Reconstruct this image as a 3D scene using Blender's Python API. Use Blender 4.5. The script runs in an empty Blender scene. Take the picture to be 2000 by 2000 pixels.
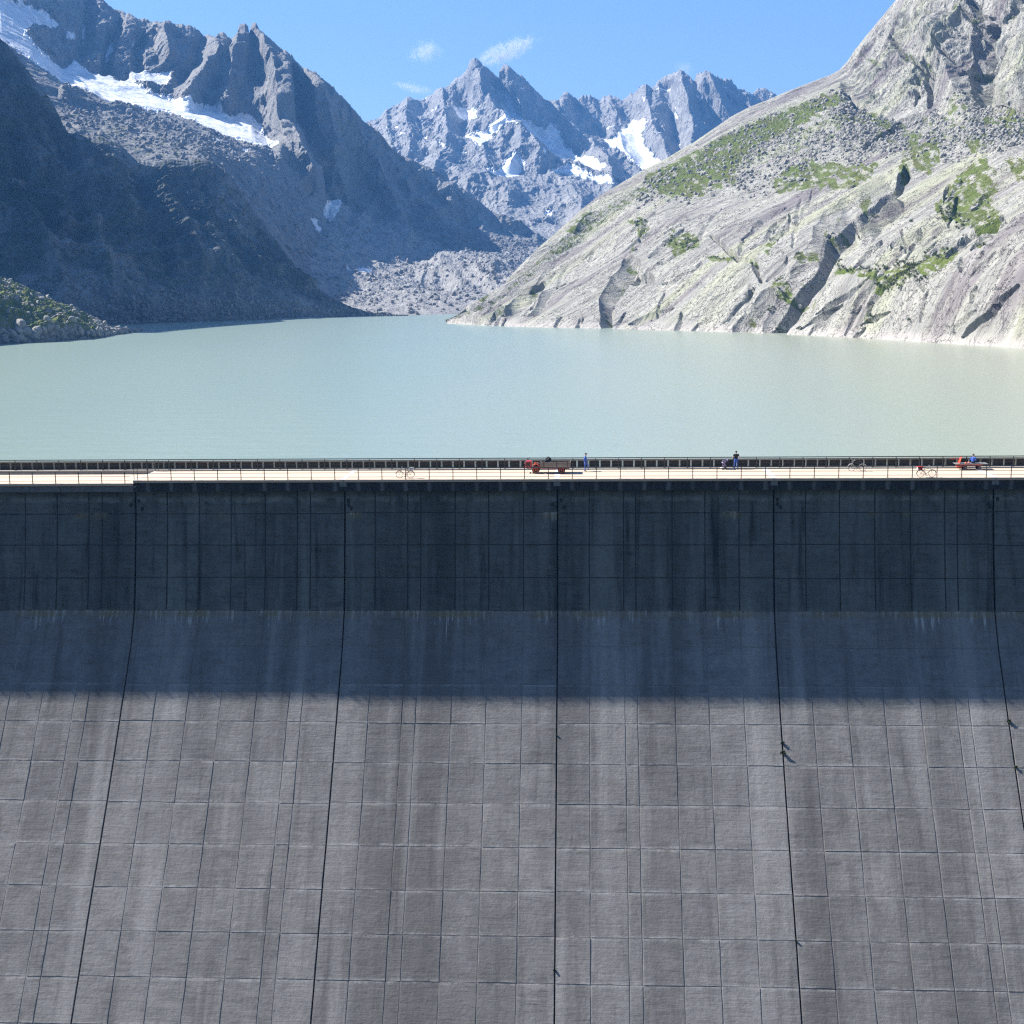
import bpy, bmesh, math, random
import numpy as np
from mathutils import Vector, Matrix

random.seed(7)
np.random.seed(7)
scene = bpy.context.scene
col = scene.collection

# ------------------------------------------------------------------ camera
FPX, PITCH, YAW, ROLL = 2699.0, math.radians(9.17), math.radians(3.10), math.radians(-0.62)
CAM = np.array([2.65, -127.6, 17.45])          # metres; z = 0 is the roadway on the crest, y = 0 the downstream face
_cp, _sp, _cy, _sy = math.cos(PITCH), math.sin(PITCH), math.cos(YAW), math.sin(YAW)
FWD = np.array([-_sy * _cp, _cy * _cp, -_sp])
_r0 = np.array([_cy, _sy, 0.0])
_u0 = np.cross(_r0, FWD)
RIGHT = _r0 * math.cos(ROLL) + _u0 * math.sin(ROLL)
UP = np.cross(RIGHT, FWD)
cam_data = bpy.data.cameras.new("camera")
cam_data.sensor_fit = 'HORIZONTAL'
cam_data.sensor_width = 36.0
cam_data.lens = FPX / 2000.0 * 36.0
cam_data.clip_start = 1.0
cam_data.clip_end = 40000.0
cam = bpy.data.objects.new("camera", cam_data)
col.objects.link(cam)
cam.matrix_world = Matrix(((RIGHT[0], UP[0], -FWD[0], CAM[0]),
                           (RIGHT[1], UP[1], -FWD[1], CAM[1]),
                           (RIGHT[2], UP[2], -FWD[2], CAM[2]), (0, 0, 0, 1)))
scene.camera = cam

# ------------------------------------------------------------------ sky, sun, exposure
LIGHT = Vector((1.05, -0.31, -1.0)).normalized()      # direction the sunlight travels
SUN_EL = math.asin(-LIGHT.z)
SUN_ROT = math.atan2(-LIGHT.x, -LIGHT.y)
world = bpy.data.worlds.new("World")
scene.world = world
world.use_nodes = True
wn = world.node_tree.nodes
wl = world.node_tree.links
wn.clear()
w_out = wn.new("ShaderNodeOutputWorld")
w_bg = wn.new("ShaderNodeBackground")
w_sky = wn.new("ShaderNodeTexSky")
w_sky.sky_type = 'NISHITA'
w_sky.sun_disc = False
w_sky.sun_elevation = SUN_EL
w_sky.sun_rotation = SUN_ROT
w_sky.altitude = 2150.0
w_sky.air_density = 1.0
w_sky.dust_density = 0.9
w_sky.ozone_density = 1.6
w_bg.inputs['Strength'].default_value = 0.058
wl.new(w_sky.outputs['Color'], w_bg.inputs['Color'])
wl.new(w_bg.outputs['Background'], w_out.inputs['Surface'])

sun_data = bpy.data.lights.new("sun", 'SUN')
sun_data.energy = 5.0
sun_data.angle = math.radians(0.53)
sun_data.color = (1.0, 0.94, 0.85)
sun = bpy.data.objects.new("sun", sun_data)
sun.rotation_euler = LIGHT.to_track_quat('-Z', 'Y').to_euler()
sun.location = (-300, 100, 400)
col.objects.link(sun)

scene.view_settings.view_transform = 'Standard'
scene.view_settings.look = 'None'
scene.view_settings.exposure = 1.55
scene.view_settings.gamma = 1.0
scene.view_settings.use_curve_mapping = False
scene.cycles.max_bounces = 5
scene.cycles.diffuse_bounces = 2
scene.cycles.glossy_bounces = 2
scene.cycles.transmission_bounces = 2
scene.cycles.volume_bounces = 0
scene.cycles.transparent_max_bounces = 8
scene.cycles.caustics_reflective = False
scene.cycles.caustics_refractive = False
scene.cycles.use_denoising = False
scene.cycles.filter_width = 1.3
scene.cycles.use_adaptive_sampling = False
scene.cycles.sample_clamp_indirect = 3.0

# ------------------------------------------------------------------ helpers: objects
WATER_Z = -6.0
HAZE_DENSITY = 1.1e-4


def mesh_obj(name, verts, faces, mats=None, parent=None, smooth=False, mat_idx=None):
    me = bpy.data.meshes.new(name)
    me.from_pydata([tuple(v) for v in verts], [], [tuple(f) for f in faces])
    for m in (mats if isinstance(mats, (list, tuple)) else [mats] if mats else []):
        me.materials.append(m)
    if mat_idx is not None:
        me.polygons.foreach_set('material_index', np.asarray(mat_idx, dtype=np.int32))
    if smooth:
        me.polygons.foreach_set('use_smooth', np.ones(len(me.polygons), dtype=bool))
    me.update()
    return link_mesh(name, me, parent)


def link_mesh(name, me, parent=None):
    o = bpy.data.objects.new(name, me)
    col.objects.link(o)
    if parent is not None:
        o.parent = parent
    return o


def empty(name, loc=(0, 0, 0), rz=0.0):
    o = bpy.data.objects.new(name, None)
    o.empty_display_size = 0.3
    o.location = loc
    o.rotation_euler = (0, 0, rz)
    col.objects.link(o)
    return o


def tag(o, label=None, cat=None, group=None, kind=None):
    if label: o['label'] = label
    if cat: o['category'] = cat
    if group: o['group'] = group
    if kind: o['kind'] = kind
    return o


class MB:
    """collects boxes, tubes, lathes into one mesh"""
    def __init__(self):
        self.v, self.f, self.m = [], [], []

    def add(self, verts, faces, mi=0):
        b = len(self.v)
        self.v += [tuple(float(c) for c in p) for p in verts]
        self.f += [tuple(i + b for i in f) for f in faces]
        self.m += [mi] * len(faces)
        return self

    def box(self, x0, x1, y0, y1, z0, z1, mi=0, bev=0.0):
        if bev <= 0:
            v = [(x, y, z) for z in (z0, z1) for y in (y0, y1) for x in (x0, x1)]
            f = [(0, 2, 3, 1), (4, 5, 7, 6), (0, 1, 5, 4), (2, 6, 7, 3), (0, 4, 6, 2), (1, 3, 7, 5)]
            return self.add(v, f, mi)
        bm = bmesh.new()
        bmesh.ops.create_cube(bm, size=1.0)
        for q in bm.verts:
            q.co = ((x0 + x1) / 2 + q.co.x * (x1 - x0), (y0 + y1) / 2 + q.co.y * (y1 - y0), (z0 + z1) / 2 + q.co.z * (z1 - z0))
        bmesh.ops.bevel(bm, geom=list(bm.edges), offset=bev, segments=2, affect='EDGES', profile=0.5)
        bm.verts.index_update()
        self.add([q.co for q in bm.verts], [[q.index for q in f.verts] for f in bm.faces], mi)
        bm.free()
        return self

    def tube(self, pts, rad, n=8, mi=0, closed=False, caps=True):
        pts = [Vector(p) for p in pts]
        k = len(pts)
        rads = rad if isinstance(rad, (list, tuple)) else [rad] * k
        rings = []
        ref = None
        for i, p in enumerate(pts):
            if closed:
                t = (pts[(i + 1) % k] - pts[i - 1]).normalized()
            else:
                t = (pts[min(i + 1, k - 1)] - pts[max(i - 1, 0)]).normalized()
            if ref is None:
                a = Vector((0, 0, 1)) if abs(t.z) < 0.9 else Vector((1, 0, 0))
                ref = t.cross(a).normalized()
            ref = (ref - t * ref.dot(t)).normalized()
            b = t.cross(ref)
            rings.append([p + ref * (rads[i] * math.cos(2 * math.pi * j / n)) + b * (rads[i] * math.sin(2 * math.pi * j / n)) for j in range(n)])
        v = [q for r in rings for q in r]
        f = []
        for i in range(k if closed else k - 1):
            a, b = i * n, ((i + 1) % k) * n
            for j in range(n):
                f.append((a + j, a + (j + 1) % n, b + (j + 1) % n, b + j))
        if caps and not closed:
            f.append(tuple(range(n - 1, -1, -1)))
            f.append(tuple((k - 1) * n + j for j in range(n)))
        return self.add(v, f, mi)

    def ring(self, c, R, rad, axis='Y', n=20, m=6, mi=0):
        pts = []
        for i in range(n):
            a = 2 * math.pi * i / n
            ca, sa = R * math.cos(a), R * math.sin(a)
            pts.append({'Y': (c[0] + ca, c[1], c[2] + sa), 'X': (c[0], c[1] + ca, c[2] + sa), 'Z': (c[0] + ca, c[1] + sa, c[2])}[axis])
        return self.tube(pts, rad, m, mi, closed=True)

    def lathe(self, c, prof, axis='Y', n=20, mi=0):
        """prof: list of (radius, offset along axis)"""
        v, f = [], []
        for (r, h) in prof:
            for j in range(n):
                a = 2 * math.pi * j / n
                ca, sa = r * math.cos(a), r * math.sin(a)
                v.append({'Y': (c[0] + ca, c[1] + h, c[2] + sa), 'X': (c[0] + h, c[1] + ca, c[2] + sa), 'Z': (c[0] + ca, c[1] + sa, c[2] + h)}[axis])
        for i in range(len(prof) - 1):
            for j in range(n):
                f.append((i * n + j, i * n + (j + 1) % n, (i + 1) * n + (j + 1) % n, (i + 1) * n + j))
        f.append(tuple(range(n - 1, -1, -1)))
        f.append(tuple((len(prof) - 1) * n + j for j in range(n)))
        return self.add(v, f, mi)

    def prism(self, poly, y0, y1, mi=0):
        """polygon in xz extruded along y"""
        n = len(poly)
        v = [(p[0], y0, p[1]) for p in poly] + [(p[0], y1, p[1]) for p in poly]
        f = [tuple(range(n)), tuple(range(2 * n - 1, n - 1, -1))]
        f += [(i, i + n, (i + 1) % n + n, (i + 1) % n) for i in range(n)]
        return self.add(v, f, mi)

    def build(self, name, mats, parent=None, smooth=False):
        o = mesh_obj(name, self.v, self.f, mats, parent, smooth, self.m)
        bm = bmesh.new()
        bm.from_mesh(o.data)
        bmesh.ops.recalc_face_normals(bm, faces=bm.faces)
        bm.to_mesh(o.data)
        bm.free()
        if smooth:
            o.data.set_sharp_from_angle(angle=math.radians(40))
        return o


# ------------------------------------------------------------------ helpers: surveying the photograph
def ray(px, py):
    d = FWD + RIGHT * ((px - 1000.0) / FPX) + UP * ((1000.0 - py) / FPX)
    hd = math.hypot(d[0], d[1])
    return math.atan2(d[0], d[1]), d[2] / hd


def at_plane(px, py, z):
    d = FWD + RIGHT * ((px - 1000.0) / FPX) + UP * ((1000.0 - py) / FPX)
    t = (z - CAM[2]) / d[2]
    return CAM + d * t


def at_dist(px, py, r):
    az, te = ray(px, py)
    return np.array([CAM[0] + r * math.sin(az), CAM[1] + r * math.cos(az), CAM[2] + r * te])


def project(P):
    d = P - CAM
    w = d @ FWD
    return 1000 + FPX * (d @ RIGHT) / w, 1000 - FPX * (d @ UP) / w


# ------------------------------------------------------------------ helpers: noise
_perm = np.random.RandomState(11).permutation(256).astype(np.int32)
_perm = np.concatenate([_perm, _perm])
_grad = np.random.RandomState(5).normal(size=(256, 3))
_grad /= np.linalg.norm(_grad, axis=1)[:, None]
_grad = _grad.astype(np.float32)


def perlin(x, y, z=0.0):
    x = np.asarray(x, dtype=np.float32); y = np.asarray(y, dtype=np.float32)
    z = np.broadcast_to(np.asarray(z, dtype=np.float32), x.shape)
    xi, yi, zi = np.floor(x).astype(np.int32), np.floor(y).astype(np.int32), np.floor(z).astype(np.int32)
    xf, yf, zf = x - xi, y - yi, z - zi
    u, v, w = [t * t * t * (t * (t * 6 - 15) + 10) for t in (xf, yf, zf)]
    xi &= 255; yi &= 255; zi &= 255
    out = np.zeros_like(xf)
    for dx in (0, 1):
        wx = u if dx else 1 - u
        px = _perm[(xi + dx) & 255]
        for dy in (0, 1):
            wy = v if dy else 1 - v
            pxy = _perm[(px + yi + dy) & 255]
            for dz in (0, 1):
                wz = w if dz else 1 - w
                g = _grad[_perm[(pxy + zi + dz) & 255]]
                out += wx * wy * wz * (g[..., 0] * (xf - dx) + g[..., 1] * (yf - dy) + g[..., 2] * (zf - dz))
    return out * 1.6


def fbm(x, y, z=0.0, oct=4, gain=0.5, lac=2.03):
    s, a, n = 0, 1.0, 0.0
    for i in range(oct):
        s = s + a * perlin(x * lac ** i + 17.3 * i, y * lac ** i + 5.1 * i, z * lac ** i + 9.7 * i)
        n += a; a *= gain
    return s / n


def ridged(x, y, z=0.0, oct=5, gain=0.5, lac=2.07):
    s, a, n, prev = 0, 1.0, 0.0, 1.0
    for i in range(oct):
        r = 1 - np.abs(perlin(x * lac ** i + 31.7 * i, y * lac ** i + 3.3 * i, z * lac ** i + 7.9 * i)) * 1.5
        r = np.clip(r, 0, 1) ** 2
        s = s + a * r * prev
        prev = np.clip(r * 1.6, 0, 1)
        n += a; a *= gain
    return s / n


def seg_dist(px, py, line):
    """distance and side from a polyline, in photograph pixels"""
    best = np.full(px.shape, 1e9, dtype=np.float32)
    side = np.zeros(px.shape, dtype=np.float32)
    tt = np.zeros(px.shape, dtype=np.float32)
    n = len(line) - 1
    for i in range(n):
        (x0, y0), (x1, y1) = line[i][:2], line[i + 1][:2]
        dx, dy = x1 - x0, y1 - y0
        L2 = dx * dx + dy * dy + 1e-9
        t = np.clip(((px - x0) * dx + (py - y0) * dy) / L2, 0, 1)
        ex, ey = px - (x0 + t * dx), py - (y0 + t * dy)
        d = np.sqrt(ex * ex + ey * ey)
        k = d < best
        best = np.where(k, d, best)
        side = np.where(k, np.sign(dx * (py - y0) - dy * (px - x0)), side)
        tt = np.where(k, (i + t) / n, tt)
    return best, side, tt


def in_poly(px, py, poly):
    inside = np.zeros(px.shape, dtype=bool)
    n = len(poly)
    for i in range(n):
        (x0, y0), (x1, y1) = poly[i], poly[(i + 1) % n]
        if y0 == y1:
            continue
        c = ((y0 > py) != (y1 > py)) & (px < (x1 - x0) * (py - y0) / (y1 - y0) + x0)
        inside ^= c
    return inside


# ------------------------------------------------------------------ helpers: node materials
def new_mat(name):
    m = bpy.data.materials.new(name)
    m.use_nodes = True
    nt = m.node_tree
    return m, nt, nt.nodes.get('Principled BSDF')


class NT:
    def __init__(self, nt):
        self.nt = nt

    def n(self, t, **kw):
        nd = self.nt.nodes.new(t)
        for k, v in kw.items():
            setattr(nd, k, v)
        return nd

    def link(self, a, b):
        self.nt.links.new(a, b)

    def set(self, sock, v):
        if hasattr(v, 'is_output') or isinstance(v, bpy.types.NodeSocket):
            self.link(v, sock)
        else:
            sock.default_value = v

    def math(self, op, a, b=None, c=None, clamp=False):
        nd = self.n('ShaderNodeMath', operation=op, use_clamp=clamp)
        self.set(nd.inputs[0], a)
        if b is not None: self.set(nd.inputs[1], b)
        if c is not None: self.set(nd.inputs[2], c)
        return nd.outputs[0]

    def mix(self, fac, a, b, mode='MIX'):
        nd = self.n('ShaderNodeMix', data_type='RGBA', blend_type=mode)
        nd.clamp_factor = True
        self.set(nd.inputs[0], fac)
        self.set(nd.inputs[6], a if not isinstance(a, tuple) else (*a, 1.0)[:4])
        self.set(nd.inputs[7], b if not isinstance(b, tuple) else (*b, 1.0)[:4])
        return nd.outputs[2]

    def ramp(self, fac, lo, hi, a=0.0, b=1.0):
        nd = self.n('ShaderNodeMapRange')
        nd.clamp = True
        self.set(nd.inputs[0], fac)
        for i, v in zip((1, 2, 3, 4), (lo, hi, a, b)):
            self.set(nd.inputs[i], v)
        return nd.outputs[0]

    def pos(self, scale=(1, 1, 1), rot=(0, 0, 0), loc=(0, 0, 0)):
        g = self.n('ShaderNodeNewGeometry')
        mp = self.n('ShaderNodeMapping')
        self.link(g.outputs['Position'], mp.inputs[0])
        mp.inputs['Scale'].default_value = scale
        mp.inputs['Rotation'].default_value = rot
        mp.inputs['Location'].default_value = loc
        return mp.outputs[0]

    def pos2(self, scale, rotz=0.0, loc=(0, 0, 0)):
        mp = self.n('ShaderNodeMapping')
        self.link(self.pos(rot=(0, 0, rotz)), mp.inputs[0])
        mp.inputs['Scale'].default_value = scale
        mp.inputs['Location'].default_value = loc
        return mp.outputs[0]

    def noise(self, vec, scale=1.0, detail=4.0, rough=0.55, dist=0.0):
        nd = self.n('ShaderNodeTexNoise')
        self.link(vec, nd.inputs['Vector'])
        nd.inputs['Scale'].default_value = scale
        nd.inputs['Detail'].default_value = detail
        nd.inputs['Roughness'].default_value = rough
        nd.inputs['Distortion'].default_value = dist
        return nd.outputs[0]

    def attr(self, name):
        nd = self.n('ShaderNodeAttribute')
        nd.attribute_name = name
        return nd.outputs['Fac']

    def xyz(self):
        g = self.n('ShaderNodeNewGeometry')
        s = self.n('ShaderNodeSeparateXYZ')
        self.link(g.outputs['Position'], s.inputs[0])
        return s.outputs

    def bump(self, h, strength, dist, normal=None):
        nd = self.n('ShaderNodeBump')
        nd.inputs['Strength'].default_value = strength
        nd.inputs['Distance'].default_value = dist
        self.link(h, nd.inputs['Height'])
        if normal is not None: self.link(normal, nd.inputs['Normal'])
        return nd.outputs[0]


def simple_mat(name, rgb, rough=0.6, metal=0.0, var=0.15, scale=6.0):
    m, nt, b = new_mat(name)
    t = NT(nt)
    tc = t.n('ShaderNodeTexCoord')
    nz = t.noise(tc.outputs['Object'], scale, 3.0)
    dark = tuple(c * (1 - var) for c in rgb)
    lite = tuple(min(1, c * (1 + var)) for c in rgb)
    t.link(t.mix(nz, dark, lite), b.inputs['Base Color'])
    b.inputs['Roughness'].default_value = rough
    b.inputs['Metallic'].default_value = metal
    return m
# ================================================================== terrain
def catmull(K, t):
    """K: (n, m) knots, t: float parameter array -> (len(t), m)"""
    n = K.shape[0]
    i = np.clip(np.floor(t).astype(int), 0, n - 2)
    f = (t - i)[:, None]
    p1, p2 = K[i], K[i + 1]
    p0 = np.where((i > 0)[:, None], K[np.maximum(i - 1, 0)], 2 * p1 - p2)
    p3 = np.where((i < n - 2)[:, None], K[np.minimum(i + 2, n - 1)], 2 * p2 - p1)
    m1, m2 = (p2 - p0) * 0.5, (p3 - p1) * 0.5
    lin = p1 + (p2 - p1) * f
    f2, f3 = f * f, f * f * f
    cub = (2 * f3 - 3 * f2 + 1) * p1 + (f3 - 2 * f2 + f) * m1 + (-2 * f3 + 3 * f2) * p2 + (f3 - f2) * m2
    return 0.45 * lin + 0.55 * cub


def terrain(name, curves, px0, px1, step, rows, amps, disp, feats=(), masks=None, mat=None, sk=None, upness=1.0, jag=0.0, label=None, cat=None, kind='structure'):
    """heightfield laid out in azimuth and distance from the survey point; curves run from the foot to behind the crest"""
    lo, hi = max(px0, -25.0), min(px1, 2025.0)
    gx = [np.linspace(lo, hi, int((hi - lo) / step))]
    if px0 < lo: gx.insert(0, np.arange(px0, lo - 8, 12.0))
    if px1 > hi: gx.append(np.arange(hi + 12, px1, 12.0))
    az = np.array([ray(q, 564)[0] for q in np.concatenate(gx)])
    R, Z = [], []
    for ci, c in enumerate(curves):
        pts = []
        for q in c:
            a, te = ray(q[0], q[1])
            r = q[2] if q[2] is not None else (WATER_Z - CAM[2]) / te
            pts.append((a, r, CAM[2] + r * te + (q[3] if len(q) > 3 else 0.0)))
        pts.sort()
        pts = np.array(pts)
        R.append(np.interp(az, pts[:, 0], pts[:, 1]))
        Z.append(np.interp(az, pts[:, 0], pts[:, 2]))
    R, Z = np.array(R), np.array(Z)
    for i in range(1, len(R)):
        R[i] = np.maximum(R[i], R[i - 1] + 3.0)
    t = np.concatenate([np.linspace(i, i + 1, n, endpoint=False) for i, n in enumerate(rows)] + [[float(len(rows))]])
    RR, ZZ = catmull(R, t), catmull(Z, t)
    amp = np.interp(t, np.arange(len(amps)), amps)[:, None]
    X = CAM[0] + RR * np.sin(az)[None, :]
    Y = CAM[1] + RR * np.cos(az)[None, :]
    P = np.stack([X, Y, ZZ], -1)
    du = np.gradient(P, axis=1)
    dv = np.gradient(P, axis=0)
    N = np.cross(du, dv)
    N /= np.linalg.norm(N, axis=-1, keepdims=True) + 1e-9
    N *= np.sign(N[..., 2:3] + 1e-9)
    if upness < 1.0:            # steep ground: relief stands out from the face rather than up
        az2 = np.broadcast_to(az[None, :], RR.shape)
        flat = np.stack([-np.sin(az2), -np.cos(az2), np.full(RR.shape, 0.0)], -1)
        N = flat * (1 - upness) + N * upness
        N /= np.linalg.norm(N, axis=-1, keepdims=True)
    px, py = project(P)
    px = px.astype(np.float32); py = py.astype(np.float32)
    T = np.broadcast_to(t[:, None], px.shape)
    D = disp(P, px, py, T) * amp
    wob = fbm(px / 42.0, py / 42.0, 0.3, 2) * 8.0
    wob2 = fbm(px / 42.0, py / 42.0, 7.3, 2) * 8.0
    fade = np.ones_like(px) if sk is None else np.where(T > sk, 0.0, np.clip((sk - T) / 0.30, 0, 1)).astype(np.float32)
    fade = fade * fade * (3 - 2 * fade)
    D = D * (0.10 + 0.90 * fade)
    for ft in feats:
        line, wd, am = ft[:3]
        pw = ft[3] if len(ft) > 3 else 1.0
        d, s, tt = seg_dist(px + wob, py + wob2, line)
        w = wd * (1.0 if len(ft) < 5 else (ft[4] + (1 - ft[4]) * np.sin(np.pi * np.clip(tt, 0.02, 0.98))))
        q = np.clip(1 - d / w, 0, 1)
        D = D + am * (q if am > 0 else q ** 0.75) * fade
    P = P + N * D[..., None]
    if jag > 0:
        cr = np.exp(-((T - sk) / 0.16) ** 2)
        jn = ridged(px / 17.0, py * 0 + 2.2, 0.5, 4, 0.6) - 0.45 + 0.5 * perlin(px / 5.0, py * 0 + 1.0, 0.2)
        P[..., 2] += jag * jn * cr
    nr, nc = px.shape
    idx = np.arange(nr * nc).reshape(nr, nc)
    q = np.stack([idx[:-1, :-1], idx[:-1, 1:], idx[1:, 1:], idx[1:, :-1]], -1).reshape(-1, 4)
    me = bpy.data.meshes.new(name)
    me.vertices.add(nr * nc)
    me.vertices.foreach_set('co', P.astype(np.float32).ravel())
    me.loops.add(q.size)
    me.loops.foreach_set('vertex_index', q.astype(np.int32).ravel())
    me.polygons.add(len(q))
    me.polygons.foreach_set('loop_start', np.arange(0, q.size, 4, dtype=np.int32))
    me.polygons.foreach_set('use_smooth', np.zeros(len(q), dtype=bool))
    me.update(calc_edges=True)
    info = dict(P=P, N=N, px=px, py=py, T=T, D=D)
    if masks:
        for k, fn in masks.items():
            a = me.attributes.new(k, 'FLOAT', 'POINT')
            val = np.asarray(fn(info), dtype=np.float32)
            info[k] = val
            a.data.foreach_set('value', val.ravel())
    me.materials.append(mat)
    o = link_mesh(name, me)
    tag(o, label, cat, None, kind)
    info['obj'] = o
    return info


def poly_mask(polys, wob=6.0, sc=16.0, blur=3.0):
    """soft membership of surveyed patches, with a frayed outline"""
    def fn(i):
        px, py = i['px'], i['py']
        out = np.zeros(px.shape, np.float32)
        offs = [(0, 0)] if blur <= 0 else [(0, 0), (blur, 0), (-blur, 0), (0, blur), (0, -blur)]
        wx = fbm(px / sc, py / sc, 1.7, 4, 0.6) * wob * 2
        wy = fbm(px / sc, py / sc, 4.7, 4, 0.6) * wob * 2
        for ox, oy in offs:
            m = np.zeros(px.shape, bool)
            for p in polys:
                m |= in_poly(px + wx + ox, py + wy + oy, p)
            out += m
        return out / len(offs)
    return fn


def rock_material(name, c_lo, c_hi, c_dark, grain, streak=(1, 1, 0.25), bump=1.0, grass=None, tint=None, snow=True, wet=None, rotz=0.0, bstr=0.9, crack=None):
    """grain: metres of the main mottling"""
    m, nt, b = new_mat(name)
    t = NT(nt)
    p = t.pos((1 / grain, 1 / grain, 1 / grain))
    ps = t.pos2(tuple(s / grain for s in streak), rotz)
    n1 = t.noise(p, 0.6, 6, 0.6, 0.4)
    n2 = t.noise(ps, 2.2, 6, 0.65, 0.6)
    n3 = t.noise(p, 9.0, 4, 0.6)
    c = t.mix(t.ramp(n1, 0.35, 0.65), c_lo, c_hi)
    c = t.mix(t.ramp(n2, 0.50, 0.70, 0.0, 0.75), c, c_dark)
    if tint:
        for (tc, sc, lo, hi, am) in tint:
            nz = t.noise(t.pos2(tuple(s / grain * sc for s in streak), rotz, (sc, 3, 1)), 1.0, 5, 0.6, 0.5)
            c = t.mix(t.ramp(nz, lo, hi, 0.0, am), c, tc)
    c = t.mix(t.ramp(n3, 0.3, 0.7, 0.0, 0.35), c, t.mix(0.5, c, c_dark))
    if crack:
        vo = t.n('ShaderNodeTexVoronoi')
        vo.feature = 'DISTANCE_TO_EDGE'
        add = t.n('ShaderNodeVectorMath', operation='ADD')
        t.link(t.pos2(tuple(q / crack[0] for q in crack[1]), rotz), add.inputs[0])
        sc3 = t.n('ShaderNodeVectorMath', operation='SCALE')
        cn = t.n('ShaderNodeTexNoise')
        t.link(p, cn.inputs['Vector'])
        cn.inputs['Scale'].default_value = 1.6
        cn.inputs['Detail'].default_value = 5
        t.link(cn.outputs[1], sc3.inputs[0])
        sc3.inputs['Scale'].default_value = 0.8
        t.link(sc3.outputs[0], add.inputs[1])
        t.link(add.outputs[0], vo.inputs['Vector'])
        crk = t.math('MULTIPLY', t.ramp(vo.outputs['Distance'], 0.035, 0.0), t.ramp(n1, 0.42, 0.58))
        c = t.mix(t.math('MULTIPLY', crk, 0.85), c, tuple(q * 0.35 for q in c_dark))
    if wet:
        z = t.xyz()[2]
        wob = t.math('MULTIPLY_ADD', n1, 4.0, z)
        c = t.mix(t.ramp(wob, wet[0], wet[1], wet[3], 0.0), c, wet[2])
    hgt = t.math('ADD', t.math('MULTIPLY', n2, 0.9), t.math('MULTIPLY', n3, 0.45))
    if crack:
        hgt = t.math('SUBTRACT', hgt, crk)
    if grass:
        g = t.attr('grass')
        gn = t.noise(p, 5.0, 5, 0.65)
        gm = t.ramp(t.math('ADD', g, t.math('MULTIPLY', gn, 1.1)), 0.86, 1.06)
        gc = t.mix(t.ramp(n3, 0.3, 0.7), grass[0], grass[1])
        gc = t.mix(t.ramp(n1, 0.45, 0.7, 0, 0.7), gc, grass[2])
        c = t.mix(gm, c, gc)
    if snow:
        s = t.attr('snow')
        sm = t.ramp(t.math('ADD', s, t.math('MULTIPLY', n3, 0.6)), 0.58, 0.92)
        sc = t.mix(t.ramp(n2, 0.42, 0.66), (0.78, 0.81, 0.86), (0.46, 0.49, 0.55))
        c = t.mix(sm, c, sc)
        t.link(t.math('MULTIPLY', hgt, t.math('SUBTRACT', 1.0, t.math('MULTIPLY', sm, 0.85))), (bn := t.n('ShaderNodeBump')).inputs['Height'])
    else:
        bn = t.n('ShaderNodeBump')
        t.link(hgt, bn.inputs['Height'])
    bn.inputs['Strength'].default_value = bstr
    bn.inputs['Distance'].default_value = bump
    t.link(c, b.inputs['Base Color'])
    t.link(bn.outputs[0], b.inputs['Normal'])
    b.inputs['Roughness'].default_value = 0.9
    b.inputs['Specular IOR Level'].default_value = 0.2
    return m


# ---- colours of the rock as it is, not as it is lit
GRASS = ((0.058, 0.090, 0.014), (0.118, 0.145, 0.028), (0.125, 0.122, 0.048))
mat_far = rock_material('far_gneiss', (0.21, 0.212, 0.22), (0.35, 0.345, 0.34), (0.105, 0.108, 0.116), 60.0, (1.3, 1.3, 0.5), 16.0)
mat_ridge = rock_material('ridge_gneiss', (0.165, 0.168, 0.175), (0.29, 0.286, 0.28), (0.075, 0.078, 0.084), 34.0, (1.3, 1.3, 0.45), 9.0, grass=GRASS)
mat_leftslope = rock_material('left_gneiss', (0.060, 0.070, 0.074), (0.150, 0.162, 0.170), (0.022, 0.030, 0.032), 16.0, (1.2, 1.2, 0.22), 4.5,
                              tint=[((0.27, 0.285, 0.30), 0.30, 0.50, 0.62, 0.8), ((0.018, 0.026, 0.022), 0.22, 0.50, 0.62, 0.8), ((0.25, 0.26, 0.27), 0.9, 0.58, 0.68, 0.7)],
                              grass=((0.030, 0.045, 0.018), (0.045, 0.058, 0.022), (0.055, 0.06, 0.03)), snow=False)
mat_slab = rock_material('pale_granite_slab', (0.245, 0.245, 0.232), (0.375, 0.372, 0.335), (0.10, 0.09, 0.095), 9.0, (1.0, 0.10, 0.16), 1.5, grass=GRASS,
                         tint=[((0.335, 0.352, 0.24), 0.22, 0.48, 0.62, 0.7), ((0.15, 0.13, 0.143), 0.35, 0.52, 0.62, 0.75), ((0.40, 0.395, 0.37), 1.1, 0.54, 0.66, 0.65), ((0.055, 0.05, 0.055), 1.6, 0.61, 0.69, 0.7)], snow=False,
                         wet=(-5.0, 1.0, (0.42, 0.395, 0.38), 0.8), rotz=math.radians(-116.5), bstr=1.0, crack=(24.0, (1.0, 0.22, 0.40)))
mat_moraine = rock_material('moraine_rubble', (0.22, 0.22, 0.22), (0.33, 0.325, 0.32), (0.13, 0.13, 0.135), 9.0, (1, 1, 1), 1.6)
mat_promontory = rock_material('promontory_rock', (0.17, 0.17, 0.165), (0.27, 0.265, 0.26), (0.08, 0.08, 0.08), 6.0, (1, 1, 0.7), 0.8, grass=GRASS, snow=False,
                               wet=(-5.0, -1.0, (0.32, 0.30, 0.285), 0.7))

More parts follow.
